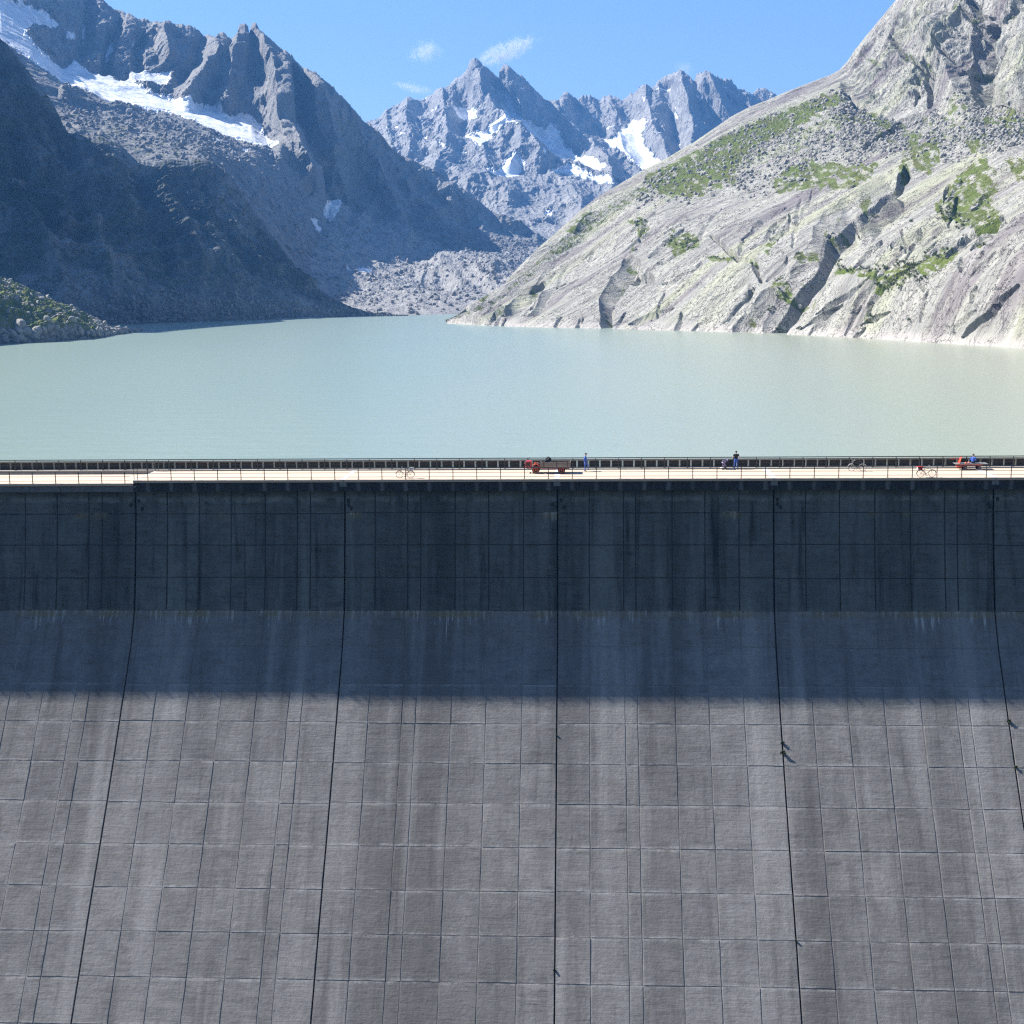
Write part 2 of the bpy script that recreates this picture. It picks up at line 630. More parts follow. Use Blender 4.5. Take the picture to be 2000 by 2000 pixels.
# ------------------------------------------------------------------ central mountain, 3.5 to 4.3 km away
SKY_C = [(560, 300), (640, 262), (700, 243), (722, 237), (735, 235), (748, 228), (760, 222), (772, 212), (785, 205), (800, 197), (818, 195), (830, 193), (845, 187), (855, 177), (862, 181), (871, 184),
         (878, 168), (885, 157), (897, 150), (906, 145), (913, 137), (918, 135), (923, 122), (927, 116), (932, 120), (940, 130), (950, 136), (960, 142), (970, 149), (976, 151), (980, 136), (985, 129), (995, 132), (1004, 137), (1012, 143), (1020, 149), (1026, 156),
         (1034, 166), (1045, 179), (1060, 190), (1075, 198), (1087, 203), (1094, 198), (1099, 183), (1106, 178), (1113, 179), (1120, 187), (1128, 191), (1140, 186), (1150, 188), (1160, 186), (1172, 196), (1180, 188), (1190, 182), (1205, 189), (1216, 194), (1228, 184), (1240, 178), (1252, 169), (1262, 168), (1272, 172),
         (1285, 158), (1300, 147), (1315, 142), (1330, 139), (1344, 146), (1355, 156), (1362, 146), (1370, 140), (1378, 136), (1390, 142), (1402, 147), (1420, 154), (1432, 161), (1446, 172), (1460, 178), (1472, 181), (1482, 173), (1492, 170), (1503, 177), (1515, 181), (1527, 190), (1560, 205), (1700, 250), (1900, 300)]
sky_c = [(x, y, 4050 + 190 * math.sin(x / 62.0 + 1.0)) for x, y in SKY_C]
behind_c = [(x, y, 4500 + 190 * math.sin(x / 62.0 + 1.0), -330) for x, y in SKY_C]
back_c = [(x, y, 5200, -700) for x, y in SKY_C]
foot_c = [(500, 470, 2600), (800, 468, 2600), (1000, 470, 2620), (1200, 470, 2600), (1900, 480, 2600)]
low_c = [(500, 430, 2900), (760, 405, 2950), (900, 405, 2950), (1000, 410, 2980), (1100, 425, 2950), (1250, 410, 3000), (1400, 400, 3000), (1900, 420, 3000)]
mid_c = [(500, 390, 3200), (740, 335, 3300), (860, 330, 3320), (930, 320, 3330), (1000, 335, 3350), (1080, 345, 3330), (1200, 350, 3350), (1300, 345, 3350), (1500, 320, 3350), (1900, 360, 3300)]
upp_c = [(500, 350, 3600), (740, 268, 3650), (850, 262, 3680), (930, 235, 3700), (990, 232, 3720), (1060, 265, 3700), (1150, 288, 3700), (1230, 262, 3730), (1320, 250, 3720), (1400, 255, 3700), (1500, 260, 3700), (1900, 330, 3650)]


def disp_far(P, px, py, T):
    x, y, z = P[..., 0], P[..., 1], P[..., 2]
    wx = fbm(x / 420, y / 420, z / 520, 3) * 120
    lean = (x + 0.25 * z + wx)
    a = ridged(lean / 260, y / 700, z / 1100, 6, 0.55)
    b = ridged((lean - 1.6 * wx) / 80 + 3, y / 300, z / 420, 5, 0.55)
    c = fbm(x / 24, y / 60, z / 60, 4, 0.6)
    sn = poly_mask(SNOW_C, 4.0, 12.0, 3.0)(dict(px=px, py=py))
    return ((a - 0.45) * 1.35 + (b - 0.4) * 0.55 + c * 0.17) * (1 - 0.8 * sn) - 0.2 * sn


SNOW_C = [
    [(950, 166), (966, 168), (982, 172), (1000, 190), (1005, 212), (1020, 230), (1045, 239), (1066, 250), (1076, 238), (1092, 256), (1112, 280), (1142, 300), (1166, 314), (1185, 338), (1150, 327), (1115, 308), (1080, 292), (1050, 274), (1030, 266), (1012, 248), (988, 230), (980, 202), (966, 182)],
    [(886, 208), (900, 201), (916, 206), (932, 220), (930, 232), (908, 224), (894, 222)],
    [(886, 252), (905, 262), (922, 262), (932, 252), (950, 258), (966, 246), (988, 238), (1004, 241), (996, 252), (968, 262), (950, 278), (934, 288), (918, 270)],
    [(948, 326), (972, 332), (988, 314), (1000, 302), (1012, 306), (1028, 318), (1012, 336), (988, 349), (958, 344)],
    [(1168, 264), (1196, 270), (1214, 246), (1234, 219), (1246, 224), (1268, 240), (1252, 252), (1256, 270), (1272, 286), (1294, 322), (1272, 332), (1240, 312), (1216, 292), (1190, 282)],
    [(1076, 334), (1110, 318), (1150, 336), (1190, 352), (1216, 366), (1190, 364), (1150, 350), (1110, 340)],
    [(1062, 412), (1080, 408), (1078, 420), (1066, 424)], [(975, 148), (984, 156), (990, 166), (984, 164)], [(1005, 152), (1020, 158), (1012, 162)],
    [(1290, 350), (1320, 330), (1310, 350)], [(836, 236), (850, 245), (838, 246)], [(814, 258), (836, 270), (834, 274), (818, 264)], [(856, 282), (870, 292), (864, 300)],
    [(1255, 190), (1262, 200), (1256, 206)], [(1318, 205), (1324, 226), (1316, 222)], [(1340, 330), (1380, 310), (1376, 322)],
]


def snow_far(i):
    m = poly_mask(SNOW_C, 4.0, 12.0, 2.0)(i)
    x, z, N = i['P'][..., 0], i['P'][..., 2], i['N']
    sp = fbm(x / 60, i['P'][..., 1] / 90, z / 26, 5, 0.62)
    extra = np.clip((sp - 0.26) * 5, 0, 0.8) * np.clip((z - 190) / 160, 0, 1)
    return np.clip(m + extra, 0, 1)


FC = [  # ribs (+) and couloirs (-) of the central mountain
    ([(927, 117), (938, 165), (944, 200), (962, 216), (988, 238), (1015, 252), (1040, 285), (1050, 310)], 34, 87, 1.0),
    ([(965, 170), (995, 205), (1010, 240), (1060, 268), (1120, 300)], 22, -49, 1.2),
    ([(960, 250), (985, 246), (1010, 262), (1018, 300), (1000, 318)], 20, 44, 1.0),
    ([(862, 180), (874, 230), (876, 270), (862, 312), (846, 350)], 28, 67, 1.0),
    ([(800, 198), (792, 240), (798, 300)], 26, 58, 1.0),
    ([(760, 222), (754, 262), (770, 310)], 18, 35, 1.0),
    ([(1087, 203), (1094, 228), (1130, 262), (1160, 284), (1184, 318), (1196, 350)], 26, 70, 1.0),
    ([(985, 130), (1016, 166), (1050, 196), (1064, 236)], 22, 52, 1.0),
    ([(1262, 168), (1266, 215), (1286, 262), (1308, 310)], 26, 72, 1.0),
    ([(1330, 140), (1338, 190), (1352, 240), (1352, 300)], 26, 80, 1.0),
    ([(1378, 136), (1400, 190), (1430, 240)], 24, 65, 1.0),
    ([(1450, 172), (1470, 215), (1480, 250)], 22, 49, 1.0),
    ([(1230, 225), (1240, 265), (1260, 300)], 26, -58, 1.2),
    ([(1300, 160), (1318, 230), (1326, 290)], 18, -58, 1.2),
    ([(906, 175), (912, 215), (900, 240)], 20, -49, 1.2),
    ([(1106, 180), (1112, 214), (1140, 240)], 16, 35, 1.0),
    ([(880, 330), (930, 360), (990, 380)], 30, 38, 1.0),
    ([(1120, 370), (1136, 400), (1130, 430)], 26, 52, 1.0),
]
T_C = terrain('far_mountain', [foot_c, low_c, mid_c, upp_c, sky_c, behind_c, back_c], 640, 1580, 1.6, [26, 60, 80, 110, 26, 6],
              [26, 56, 72, 74, 46, 30, 60], disp_far, FC, {'snow': snow_far}, mat_far, sk=4, upness=0.15, jag=11.0)

# ------------------------------------------------------------------ left ridge with hanging glacier, 1.7 to 2.4 km
SKY_L = [(-700, -460), (-400, -330), (-200, -190), (-60, -80), (40, -38), (110, -40), (165, -26), (203, 0), (214, 12), (226, 20), (238, 20), (246, 26), (258, 28), (270, 36), (285, 37), (298, 41), (312, 40), (325, 42), (331, 39), (337, 46), (350, 46), (356, 44), (362, 49), (372, 48), (384, 57), (398, 68), (408, 66),
         (416, 72), (424, 76), (436, 66), (443, 73), (452, 75), (462, 64), (471, 57), (477, 52), (483, 60), (488, 63), (493, 52), (497, 46), (503, 54), (515, 65), (526, 72), (536, 81), (548, 92), (560, 98), (570, 108), (580, 122), (592, 130), (605, 137), (616, 139), (624, 147), (637, 158), (650, 170), (664, 184),
         (676, 196), (690, 213), (700, 226), (712, 237), (724, 243), (736, 256), (752, 283), (770, 297), (796, 309), (825, 322), (854, 334), (883, 355), (900, 368), (919, 385), (940, 401), (962, 418), (990, 428), (1017, 437), (1036, 454), (1060, 470), (1120, 500), (1300, 560)]


def r_left(x):
    return float(np.interp(x, [-700, 0, 200, 330, 430, 500, 560, 610, 650, 700, 760, 900, 1036, 1300], [2250, 2300, 2400, 2430, 2470, 2400, 2260, 2190, 2200, 2300, 2400, 2420, 2450, 2480]))


sky_l = [(x, y, r_left(x)) for x, y in SKY_L]
behind_l = [(x, y, r_left(x) + 330, -260) for x, y in SKY_L]
back_l = [(x, y, r_left(x) + 800, -600) for x, y in SKY_L]
foot_l = [(-700, 330, 1440), (0, 310, 1420), (150, 310, 1430), (270, 330, 1430), (400, 330, 1450), (440, 370, 1460), (500, 440, 1480), (560, 510, 1500), (640, 560, 1560), (720, 560, 1680), (800, 530, 1850), (900, 510, 1950), (1036, 500, 2050), (1300, 590, 2100)]
terr_l = [(-700, 120, 1560), (0, 170, 1560), (120, 225, 1560), (200, 250, 1560), (300, 268, 1570), (400, 290, 1590), (450, 320, 1620), (500, 360, 1640), (560, 430, 1660), (620, 490, 1700), (700, 510, 1820), (800, 490, 2000), (900, 480, 2090), (1036, 487, 2200), (1300, 580, 2250)]
snlo_l = [(-700, -60, 1740), (0, 80, 1750), (60, 118, 1760), (130, 172, 1760), (200, 205, 1770), (280, 222, 1790), (350, 240, 1810), (430, 262, 1830), (500, 286, 1850), (545, 315, 1850), (600, 400, 1870), (640, 450, 1900), (720, 460, 2030), (800, 440, 2150), (900, 450, 2220), (1036, 472, 2300), (1300, 575, 2330)]
snhi_l = [(-700, -200, 1950), (0, 0, 2000), (60, 50, 2010), (120, 118, 2010), (190, 135, 2030), (250, 155, 2050), (340, 180, 2070), (420, 204, 2080), (490, 218, 2090), (520, 245, 2050), (560, 290, 1975), (620, 350, 1950), (660, 362, 2030), (700, 370, 2180), (800, 385, 2260), (900, 420, 2310), (1036, 463, 2370), (1300, 568, 2400)]


def disp_ridge(P, px, py, T):
    x, y, z = P[..., 0], P[..., 1], P[..., 2]
    wx = fbm(x / 200, y / 200, z / 240, 3) * 60
    lean = x - 0.2 * z + wx
    a = ridged(lean / 125, y / 350, z / 480, 6, 0.55)
    b = ridged((lean - 1.5 * wx) / 38 + 3, y / 140, z / 190, 5, 0.55)
    c = fbm(x / 10, y / 24, z / 22, 4, 0.6)
    sn = poly_mask(SNOW_L, 5.0, 14.0, 4.0)(dict(px=px, py=py))
    hmid = ((a - 0.45) * 1.1 + (b - 0.4) * 0.60 + c * 0.20)
    return hmid * (1 - 0.86 * sn) - 0.25 * sn


SNOW_L = [
    [(-60, -30), (0, -6), (36, -2), (70, 13), (96, 25), (118, 50), (96, 47), (62, 42), (54, 60), (66, 78), (82, 96), (98, 112), (122, 126), (142, 120), (146, 106), (154, 108), (156, 120), (190, 138), (210, 126), (222, 146), (246, 154), (262, 130), (300, 138), (335, 134), (326, 166), (304, 162), (262, 152),
     (290, 176), (332, 186), (346, 196), (384, 205), (420, 203), (446, 226), (490, 219), (520, 262), (542, 292), (500, 281), (452, 268), (430, 258), (390, 240), (332, 216), (270, 206), (202, 196), (152, 172), (110, 148), (62, 116), (20, 88), (-60, 40)],
    [(128, 55), (140, 62), (148, 54), (146, 66), (138, 70), (130, 64)], [(166, 30), (172, 34), (170, 52), (166, 68), (164, 52)], [(216, 76), (228, 60), (214, 110), (208, 126), (212, 96)], [(258, 72), (270, 62), (262, 80)],
    [(630, 410), (640, 390), (662, 394), (664, 412), (648, 428), (636, 426)], [(606, 424), (622, 430), (630, 456), (616, 446)],
    [(405, 262), (430, 272), (440, 278), (418, 272)], [(470, 285), (490, 292), (480, 296)],
]


def snow_left(i):
    return poly_mask(SNOW_L, 4.0, 12.0, 2.0)(i)


def grass_left(i):
    m = poly_mask([[(120, 215), (200, 220), (330, 255), (420, 285), (440, 320), (380, 345), (260, 310), (150, 280)]], 8, 20, 6)(i)
    n = fbm(i['px'] / 9, i['py'] / 5, 2.2, 4, 0.6)
    return np.clip(m * (0.20 + n * 0.8), 0, 0.7)


FL = [
    ([(497, 47), (520, 100), (545, 150), (556, 200), (552, 250), (572, 300), (600, 350)], 34, 67, 1.0),
    ([(605, 137), (618, 170), (636, 215), (648, 262), (655, 290)], 22, 48, 1.0),
    ([(580, 122), (588, 190), (606, 262), (640, 330), (668, 390)], 20, -58, 1.1),
    ([(560, 100), (566, 150), (572, 210)], 14, 26, 1.0),
    ([(497, 70), (505, 110), (500, 150)], 18, -42, 1.2),
    ([(436, 67), (424, 110), (400, 150), (372, 190)], 30, 54, 1.0),
    ([(477, 53), (470, 100), (452, 150), (440, 200)], 24, 45, 1.0),
    ([(398, 70), (385, 110), (350, 160)], 16, -32, 1.2),
    ([(331, 42), (320, 70), (330, 110)], 20, 32, 1.0),
    ([(240, 20), (222, 60), (210, 100), (208, 128)], 16, -35, 1.2),
    ([(283, 40), (272, 80), (268, 120)], 16, -26, 1.2),
    ([(175, -10), (170, 50), (160, 100)], 20, -32, 1.2),
    ([(736, 258), (760, 320), (800, 380), (850, 430), (890, 470)], 30, 35, 1.0),
    ([(665, 190), (700, 260), (740, 340), (780, 420)], 26, 38, 1.0),
    ([(640, 340), (680, 400), (700, 450)], 22, -32, 1.2),
    ([(130, 178), (160, 180), (200, 205), (260, 215)], 18, 19, 1.0),
]
T_L = terrain('glacier_ridge', [foot_l, terr_l, snlo_l, snhi_l, sky_l, behind_l, back_l], -680, 1100, 1.85, [50, 60, 60, 130, 26, 6],
              [5, 13, 15, 34, 26, 20, 40], disp_ridge, FL, {'snow': snow_left, 'grass': grass_left}, mat_ridge, sk=4, upness=0.2, jag=4.0)

# ------------------------------------------------------------------ shaded left mountainside that falls into the lake
SKY_S = [(-1500, -1050), (-1100, -760), (-800, -540), (-500, -335), (-300, -195), (-150, -75), (-60, 14), (0, 74), (12, 82), (22, 94), (34, 110), (47, 127), (58, 142), (69, 156), (82, 172), (94, 188), (102, 203), (109, 217), (117, 232), (123, 246), (134, 262), (165, 266), (200, 268), (236, 286), (262, 310), (300, 318), (330, 312), (370, 316), (400, 312),
         (420, 320), (440, 333), (462, 362), (480, 388), (500, 416), (520, 442), (540, 468), (560, 496), (580, 522), (600, 545), (625, 566), (650, 582), (680, 597), (710, 608), (740, 614), (768, 617), (800, 619)]


def r_slope(x):
    return float(np.interp(x, [-1500, -1100, -800, -500, -300, 0, 140, 300, 420, 500, 600, 700, 768, 800], [1150, 1190, 1230, 1270, 1290, 1310, 1310, 1325, 1345, 1350, 1330, 1295, 1262, 1250]))


sky_s = [(x, y, r_slope(x)) for x, y in SKY_S]
behind_s = [(x, y, r_slope(x) + 60, -12 if x > 100 else -60) for x, y in SKY_S]
back_s = [(x, y, r_slope(x) + 300, -120 if x > 100 else -420) for x, y in SKY_S]
foot_s = [(-1500, 655, None), (-800, 650, None), (-300, 645, None), (0, 640, None), (150, 636, None), (250, 633, None), (400, 628, None), (600, 621, None), (700, 618.5, None), (768, 617.5, None), (800, 617, None)]
under_s = [(x, y + 10, None if False else (WATER_Z - CAM[2]) / ray(x, y)[1] - 12, -7) for x, y, _ in foot_s]
scree_s = [(-1500, 560, 1020), (-300, 575, 1075), (0, 575, 1080), (150, 575, 1090), (250, 578, 1100), (400, 582, 1130), (520, 590, 1165), (600, 597, 1195), (680, 606, 1225), (740, 614.5, 1245), (768, 617, 1255), (800, 618.5, 1249)]
mids_s = [(-1500, 100, 1080), (-800, 180, 1150), (-300, 300, 1190), (0, 380, 1200), (140, 420, 1205), (300, 440, 1220), (420, 450, 1240), (520, 520, 1265), (600, 570, 1270), (680, 601, 1265), (740, 614, 1255), (768, 616.8, 1258), (800, 618.8, 1250)]


def disp_slope(P, px, py, T):
    x, y, z = P[..., 0], P[..., 1], P[..., 2]
    s = (x * 0.78 - y * 0.62)
    wx = fbm(x / 90, y / 90, z / 90, 3) * 26
    a = ridged((s + wx) / 62, y / 160, (z + wx * .5) / 170, 6, 0.57)
    b = ridged((s - wx) / 20 + 3, y / 50, (z + wx) / 44, 5, 0.55)
    c = fbm(x / 5, y / 7, z / 6, 4, 0.6)
    scree = np.clip((py - 545 - 0.05 * (px - 300)) / 30, 0, 1)
    return ((a - 0.45) * 1.2 + (b - 0.4) * 0.55) * (1 - 0.75 * scree) + c * 0.20


def grass_slope(i):
    n = fbm(i['px'] / 22, i['py'] / 14, 2.2, 5, 0.6)
    return np.clip(0.22 + n * 0.8, 0, 0.55) * np.clip((i['P'][..., 2] - 5) / 20, 0, 1)


FS = [
    ([(60, 380), (82, 460), (110, 520), (125, 575)], 26, 10, 1.0), ([(190, 440), (210, 520), (225, 575)], 20, 8, 1.0), ([(230, 540), (255, 590)], 16, 7, 1.0),
    ([(320, 360), (370, 440), (395, 520)], 24, 12, 1.0), ([(270, 340), (300, 430), (330, 520)], 20, -12, 1.2), ([(400, 350), (440, 430), (490, 520)], 20, -10, 1.2),
    ([(440, 340), (480, 420), (520, 500)], 18, 9, 1.0), ([(20, 250), (60, 340), (100, 430)], 24, -14, 1.2), ([(138, 300), (150, 380), (160, 460)], 22, -12, 1.2),
]
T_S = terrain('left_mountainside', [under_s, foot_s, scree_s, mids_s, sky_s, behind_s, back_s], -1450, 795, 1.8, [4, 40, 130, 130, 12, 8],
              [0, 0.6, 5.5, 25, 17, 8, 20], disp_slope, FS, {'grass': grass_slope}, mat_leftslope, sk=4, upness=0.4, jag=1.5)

# ------------------------------------------------------------------ moraine floor of the valley head
foot_m = [(480, 625, None), (600, 621.5, None), (660, 619.5, None), (700, 619, None), (760, 617, None), (800, 616, None), (860, 614.5, None), (960, 612, None), (1100, 610, None)]
under_m = [(x, y, (WATER_Z - CAM[2]) / ray(x, y)[1] - 14, -8) for x, y, _ in foot_m]
m1 = [(480, 600, 1330), (600, 608, 1330), (700, 606, 1345), (760, 602, 1355), (860, 590, 1400), (960, 588, 1420), (1100, 588, 1420)]
m2 = [(480, 500, 1560), (560, 520, 1560), (640, 545, 1560), (700, 548, 1580), (800, 552, 1590), (860, 556, 1600), (900, 548, 1600), (960, 535, 1640), (1010, 545, 1640), (1100, 550, 1640)]
m3 = [(480, 430, 1760), (600, 470, 1760), (640, 470, 1800), (700, 492, 1800), (760, 510, 1800), (830, 515, 1810), (900, 505, 1830), (960, 500, 1850), (1010, 515, 1850), (1100, 530, 1840)]
m4 = [(480, 390, 2000), (600, 430, 2000), (650, 408, 2010), (700, 425, 2020), (760, 440, 2030), (820, 470, 2060), (900, 490, 2100), (960, 490, 2150), (1036, 480, 2300), (1100, 500, 2300)]
m5 = [(480, 440, 2350), (700, 470, 2300), (900, 500, 2400), (1036, 490, 2700), (1100, 500, 2700)]


def disp_mor(P, px, py, T):
    x, y, z = P[..., 0], P[..., 1], P[..., 2]
    a = fbm(x / 60, y / 90, z / 60, 4, 0.5)
    b = np.abs(fbm(x / 7, y / 11, z / 7, 4, 0.6))
    c = ridged(x / 24, y / 40, 0.3, 4, 0.5)
    return a * 1.0 + b * 0.32 + (c - 0.4) * 0.38


SNOW_M = [[(672, 512), (688, 522), (708, 518), (726, 526), (716, 532), (690, 534), (680, 524)], [(630, 395), (664, 394), (664, 412), (648, 430), (634, 424)]]
FM = [([(660, 412), (690, 404), (712, 424)], 24, 14, 1.0), ([(770, 440), (785, 450), (800, 470)], 18, 12, 1.0), ([(862, 520), (905, 510), (960, 530)], 26, 10, 1.0), ([(700, 560), (800, 545), (880, 560)], 16, -5, 1.0), ([(840, 545), (900, 556), (960, 556)], 14, -8, 1.0)]
T_M = terrain('moraine', [under_m, foot_m, m1, m2, m3, m4, m5], 490, 1095, 1.5, [4, 50, 60, 50, 50, 12], [0, 1.0, 5, 9, 10, 12, 10], disp_mor, FM,
              {'snow': poly_mask(SNOW_M, 3, 10, 1.5)}, mat_moraine)

# ------------------------------------------------------------------ pale granite hillside on the right, cliff above it
foot_r = [(868, 631.5, None), (880, 632, None), (920, 634, None), (960, 637, None), (1080, 640, None), (1200, 643, None), (1400, 648, None), (1600, 656, None), (1800, 668, None), (2000, 681, None), (2300, 704, None), (2700, 740, None)]
under_r = [(x, y, (WATER_Z - CAM[2]) / ray(x, y)[1] - 14, -10) for x, y, _ in foot_r]
SKY_R = [(868, 630.5), (880, 627), (900, 612), (920, 598), (950, 580), (980, 560), (1005, 530), (1030, 505), (1058, 478), (1085, 455), (1112, 430), (1140, 405), (1170, 383), (1200, 365), (1225, 350), (1250, 335), (1275, 322), (1300, 310), (1330, 292), (1360, 275), (1395, 250), (1430, 226), (1465, 208), (1500, 195), (1530, 182), (1560, 170), (1590, 158), (1620, 147), (1640, 136), (1655, 120)]


def r_right(x):
    return float(np.interp(x, [868, 960, 1030, 1140, 1300, 1430, 1560, 1650, 1700, 1800, 2000, 2300, 2700], [945, 980, 1015, 1080, 1150, 1200, 1245, 1275, 1260, 1230, 1150, 1050, 950]))


cliff_top = [(1668, 100), (1690, 72), (1712, 45), (1735, 18), (1760, -10), (1800, -60), (1850, -110), (1950, -200), (2100, -300), (2300, -380), (2700, -460)]
sky_r = [(x, y, r_right(x)) for x, y in SKY_R + cliff_top]
behind_r = [(x, y, r_right(x) + 90, -20) for x, y in SKY_R + cliff_top]
back_r = [(x, y, r_right(x) + 450, -150) for x, y in SKY_R + cliff_top]
# cliff foot / upper talus
c3 = [(868, 631, 942), (960, 590, 955), (1030, 528, 985), (1140, 430, 1040), (1300, 335, 1085), (1430, 256, 1125), (1560, 205, 1150), (1640, 172, 1160), (1668, 205, 1120), (1700, 222, 1090), (1750, 236, 1060), (1830, 215, 1050), (1900, 192, 1040), (1935, 210, 1010), (2000, 228, 960), (2300, 260, 850), (2700, 300, 760)]
c2 = [(868, 631.3, 941), (960, 606, 935), (1030, 556, 950), (1140, 482, 985), (1240, 408, 1000), (1300, 392, 985), (1400, 380, 965), (1500, 370, 940), (1600, 345, 930), (1700, 320, 900), (1800, 300, 870), (1900, 300, 810), (2000, 290, 760), (2300, 330, 660), (2700, 380, 580)]
c1 = [(868, 631.4, 940), (960, 622, 915), (1030, 600, 905), (1140, 565, 890), (1240, 535, 870), (1400, 515, 810), (1600, 500, 730), (1800, 490, 650), (2000, 480, 585), (2300, 500, 500), (2700, 540, 430)]
S_DIR = np.array([-224.0, 450.0]); S_DIR /= np.linalg.norm(S_DIR)      # along the shore
D_DIR = np.array([S_DIR[1], -S_DIR[0]])                                 # up the hillside


def disp_slab(P, px, py, T):
    x, y, z = P[..., 0], P[..., 1], P[..., 2]
    s = x * S_DIR[0] + y * S_DIR[1]
    d = x * D_DIR[0] + y * D_DIR[1]
    wx = fbm(s / 60, d / 60, z / 60, 3) * 14
    s2 = s + 0.35 * d + wx
    big = ridged(s2 / 75, d / 170, z / 180, 4, 0.45)

    def steps(v, k):
        f = (v * k) % 1.0
        return np.where(f < 0.8, f / 0.8, (1 - f) / 0.2)
    pm = np.clip(fbm(s / 40 + 5, d / 70, 1.3, 3) * 2.2 + 0.55, 0, 1)
    plate = steps(fbm(s2 / 34, (d + wx) / 95, z / 150, 2), 2.6)
    plate2 = steps(fbm(s2 / 14 + 9, (d - wx) / 55, z / 80, 2), 2.0) * pm
    fine = fbm(s2 / 3.0, d / 16, z / 14, 4, 0.55)
    slab = (big - 0.45) * 0.95 + (plate - .5) * 0.24 * (0.3 + 0.7 * pm) + (plate2 - .5) * 0.09 + fine * 0.05
    talus = np.clip((T - 3.0) * 2.5, 0, 1) * np.clip((4.15 - T) * 6, 0, 1)
    rub = np.abs(fbm(x / 3.2, y / 4.0, z / 3.2, 4, 0.6)) * 0.42 + fbm(x / 30, y / 40, z / 30, 3) * 0.55
    cl = np.clip((T - 4.0) * 6, 0, 1) * np.clip((px - 1640) / 30, 0, 1)
    ca = ridged((s + wx) / 44, d / 70 + 2, z / 90, 6, 0.58)
    cb = ridged((s - wx) / 15 + 3, d / 30, z / 26, 5, 0.55)
    cliff = (ca - 0.45) * 2.0 + (cb - 0.4) * 0.8 + fine * 0.2
    return np.where(cl > 0, slab * (1 - cl) + cliff * cl, slab * (1 - talus) + rub * talus)


FR = [
    ([(1772, 334), (1752, 350), (1738, 364), (1722, 376), (1705, 390), (1686, 402), (1664, 420), (1648, 432), (1630, 448), (1614, 466), (1604, 486), (1598, 504), (1590, 522), (1576, 542), (1560, 560), (1548, 580), (1538, 604), (1526, 624), (1512, 642)], 13, -13, 0.9, 0.7),
    ([(1740, 360), (1680, 405), (1630, 445), (1600, 490), (1570, 545), (1540, 600), (1516, 640)], 34, -7, 1.0, 0.7),
    ([(1500, 575), (1478, 606), (1448, 644)], 17, -8, 0.9),
    ([(1272, 544), (1240, 548), (1234, 516), (1222, 535), (1209, 558), (1185, 592), (1181, 622), (1188, 642)], 17, -8, 0.9, 0.5),
    ([(1060, 556), (1049, 566), (1024, 584), (1008, 598), (990, 614)], 17, -7, 0.9, 0.4),
    ([(1105, 556), (1080, 570), (1060, 590), (1030, 618)], 8, -4, 0.9, 0.4),
    ([(1160, 418), (1140, 432), (1118, 450)], 9, -5, 0.9, 0.4),
    ([(1310, 600), (1270, 615), (1230, 632)], 8, -4, 0.9, 0.4),
    ([(1390, 460), (1440, 500), (1476, 512), (1482, 545)], 8, -4, 0.9, 0.4),
    ([(1640, 600), (1600, 620), (1560, 640)], 8, -4, 0.9, 0.4), ([(1700, 540), (1640, 585), (1590, 610)], 7, -3, 0.9, 0.4), ([(1990, 560), (1930, 610), (1880, 660)], 8, -4, 0.9, 0.4), ([(1960, 420), (1900, 460), (1850, 500)], 8, -5, 0.9, 0.4),
    ([(1880, 430), (1820, 450), (1760, 470), (1740, 478)], 6, -3, 0.9, 0.5), ([(1720, 470), (1690, 500), (1668, 520)], 6, -3, 0.9, 0.5), ([(1780, 520), (1720, 560), (1700, 600), (1694, 628)], 7, -3, 0.9, 0.5),
    ([(1750, 400), (1710, 440), (1680, 470)], 14, 6, 1.0), ([(1660, 430), (1620, 480), (1600, 560), (1560, 620)], 30, -3, 1.0),
    ([(1932, 60), (1930, 84), (1917, 145), (1921, 188)], 26, -22, 0.9, 0.6), ([(1990, 120), (1950, 160), (1925, 200)], 15, -12, 0.9, 0.6), ([(1892, 0), (1912, 36), (1905, 72), (1914, 120)], 10, -9, 0.9, 0.6), ([(1806, 120), (1812, 160), (1815, 205)], 8, -7, 0.9, 0.6),
    ([(1735, 70), (1770, 110), (1805, 130), (1830, 160)], 7, -5, 0.9, 0.6), ([(1660, 190), (1672, 210), (1690, 205)], 9, -6, 0.9, 0.6), ([(1700, 130), (1740, 125), (1770, 112)], 6, -4, 0.9, 0.6), ([(1960, 40), (1990, 10), (2010, -10)], 14, -12, 0.9, 0.6),
    ([(1985, 190), (1990, 150), (2010, 110)], 50, 16, 1.0), ([(1830, 60), (1850, 120), (1870, 190)], 46, 12, 1.0),
    ([(1690, 290), (1760, 240), (1800, 226)], 9, -5, 0.9, 0.6),
]
_rc = random.Random(77)
for _k in range(80):
    _x, _y = _rc.uniform(960, 2010), 0.0
    _y = _rc.uniform(float(np.interp(_x, [960, 1140, 1300, 1600, 2010], [590, 430, 395, 370, 320])), float(np.interp(_x, [960, 1400, 2010], [628, 640, 672])))
    _a = math.radians(_rc.gauss(128, 14) if _rc.random() < 2 else 0)
    _l = _rc.uniform(25, 110)
    _ln = [(_x, _y)]
    for _j in range(4):
        _a += _rc.gauss(0, 0.16)
        _ln.append((_ln[-1][0] + math.cos(_a) * _l / 4, _ln[-1][1] + math.sin(_a) * _l / 4))
    FR.append((_ln, _rc.uniform(3.5, 6.5), -_rc.uniform(0.9, 2.6), 1.0, 0.35))
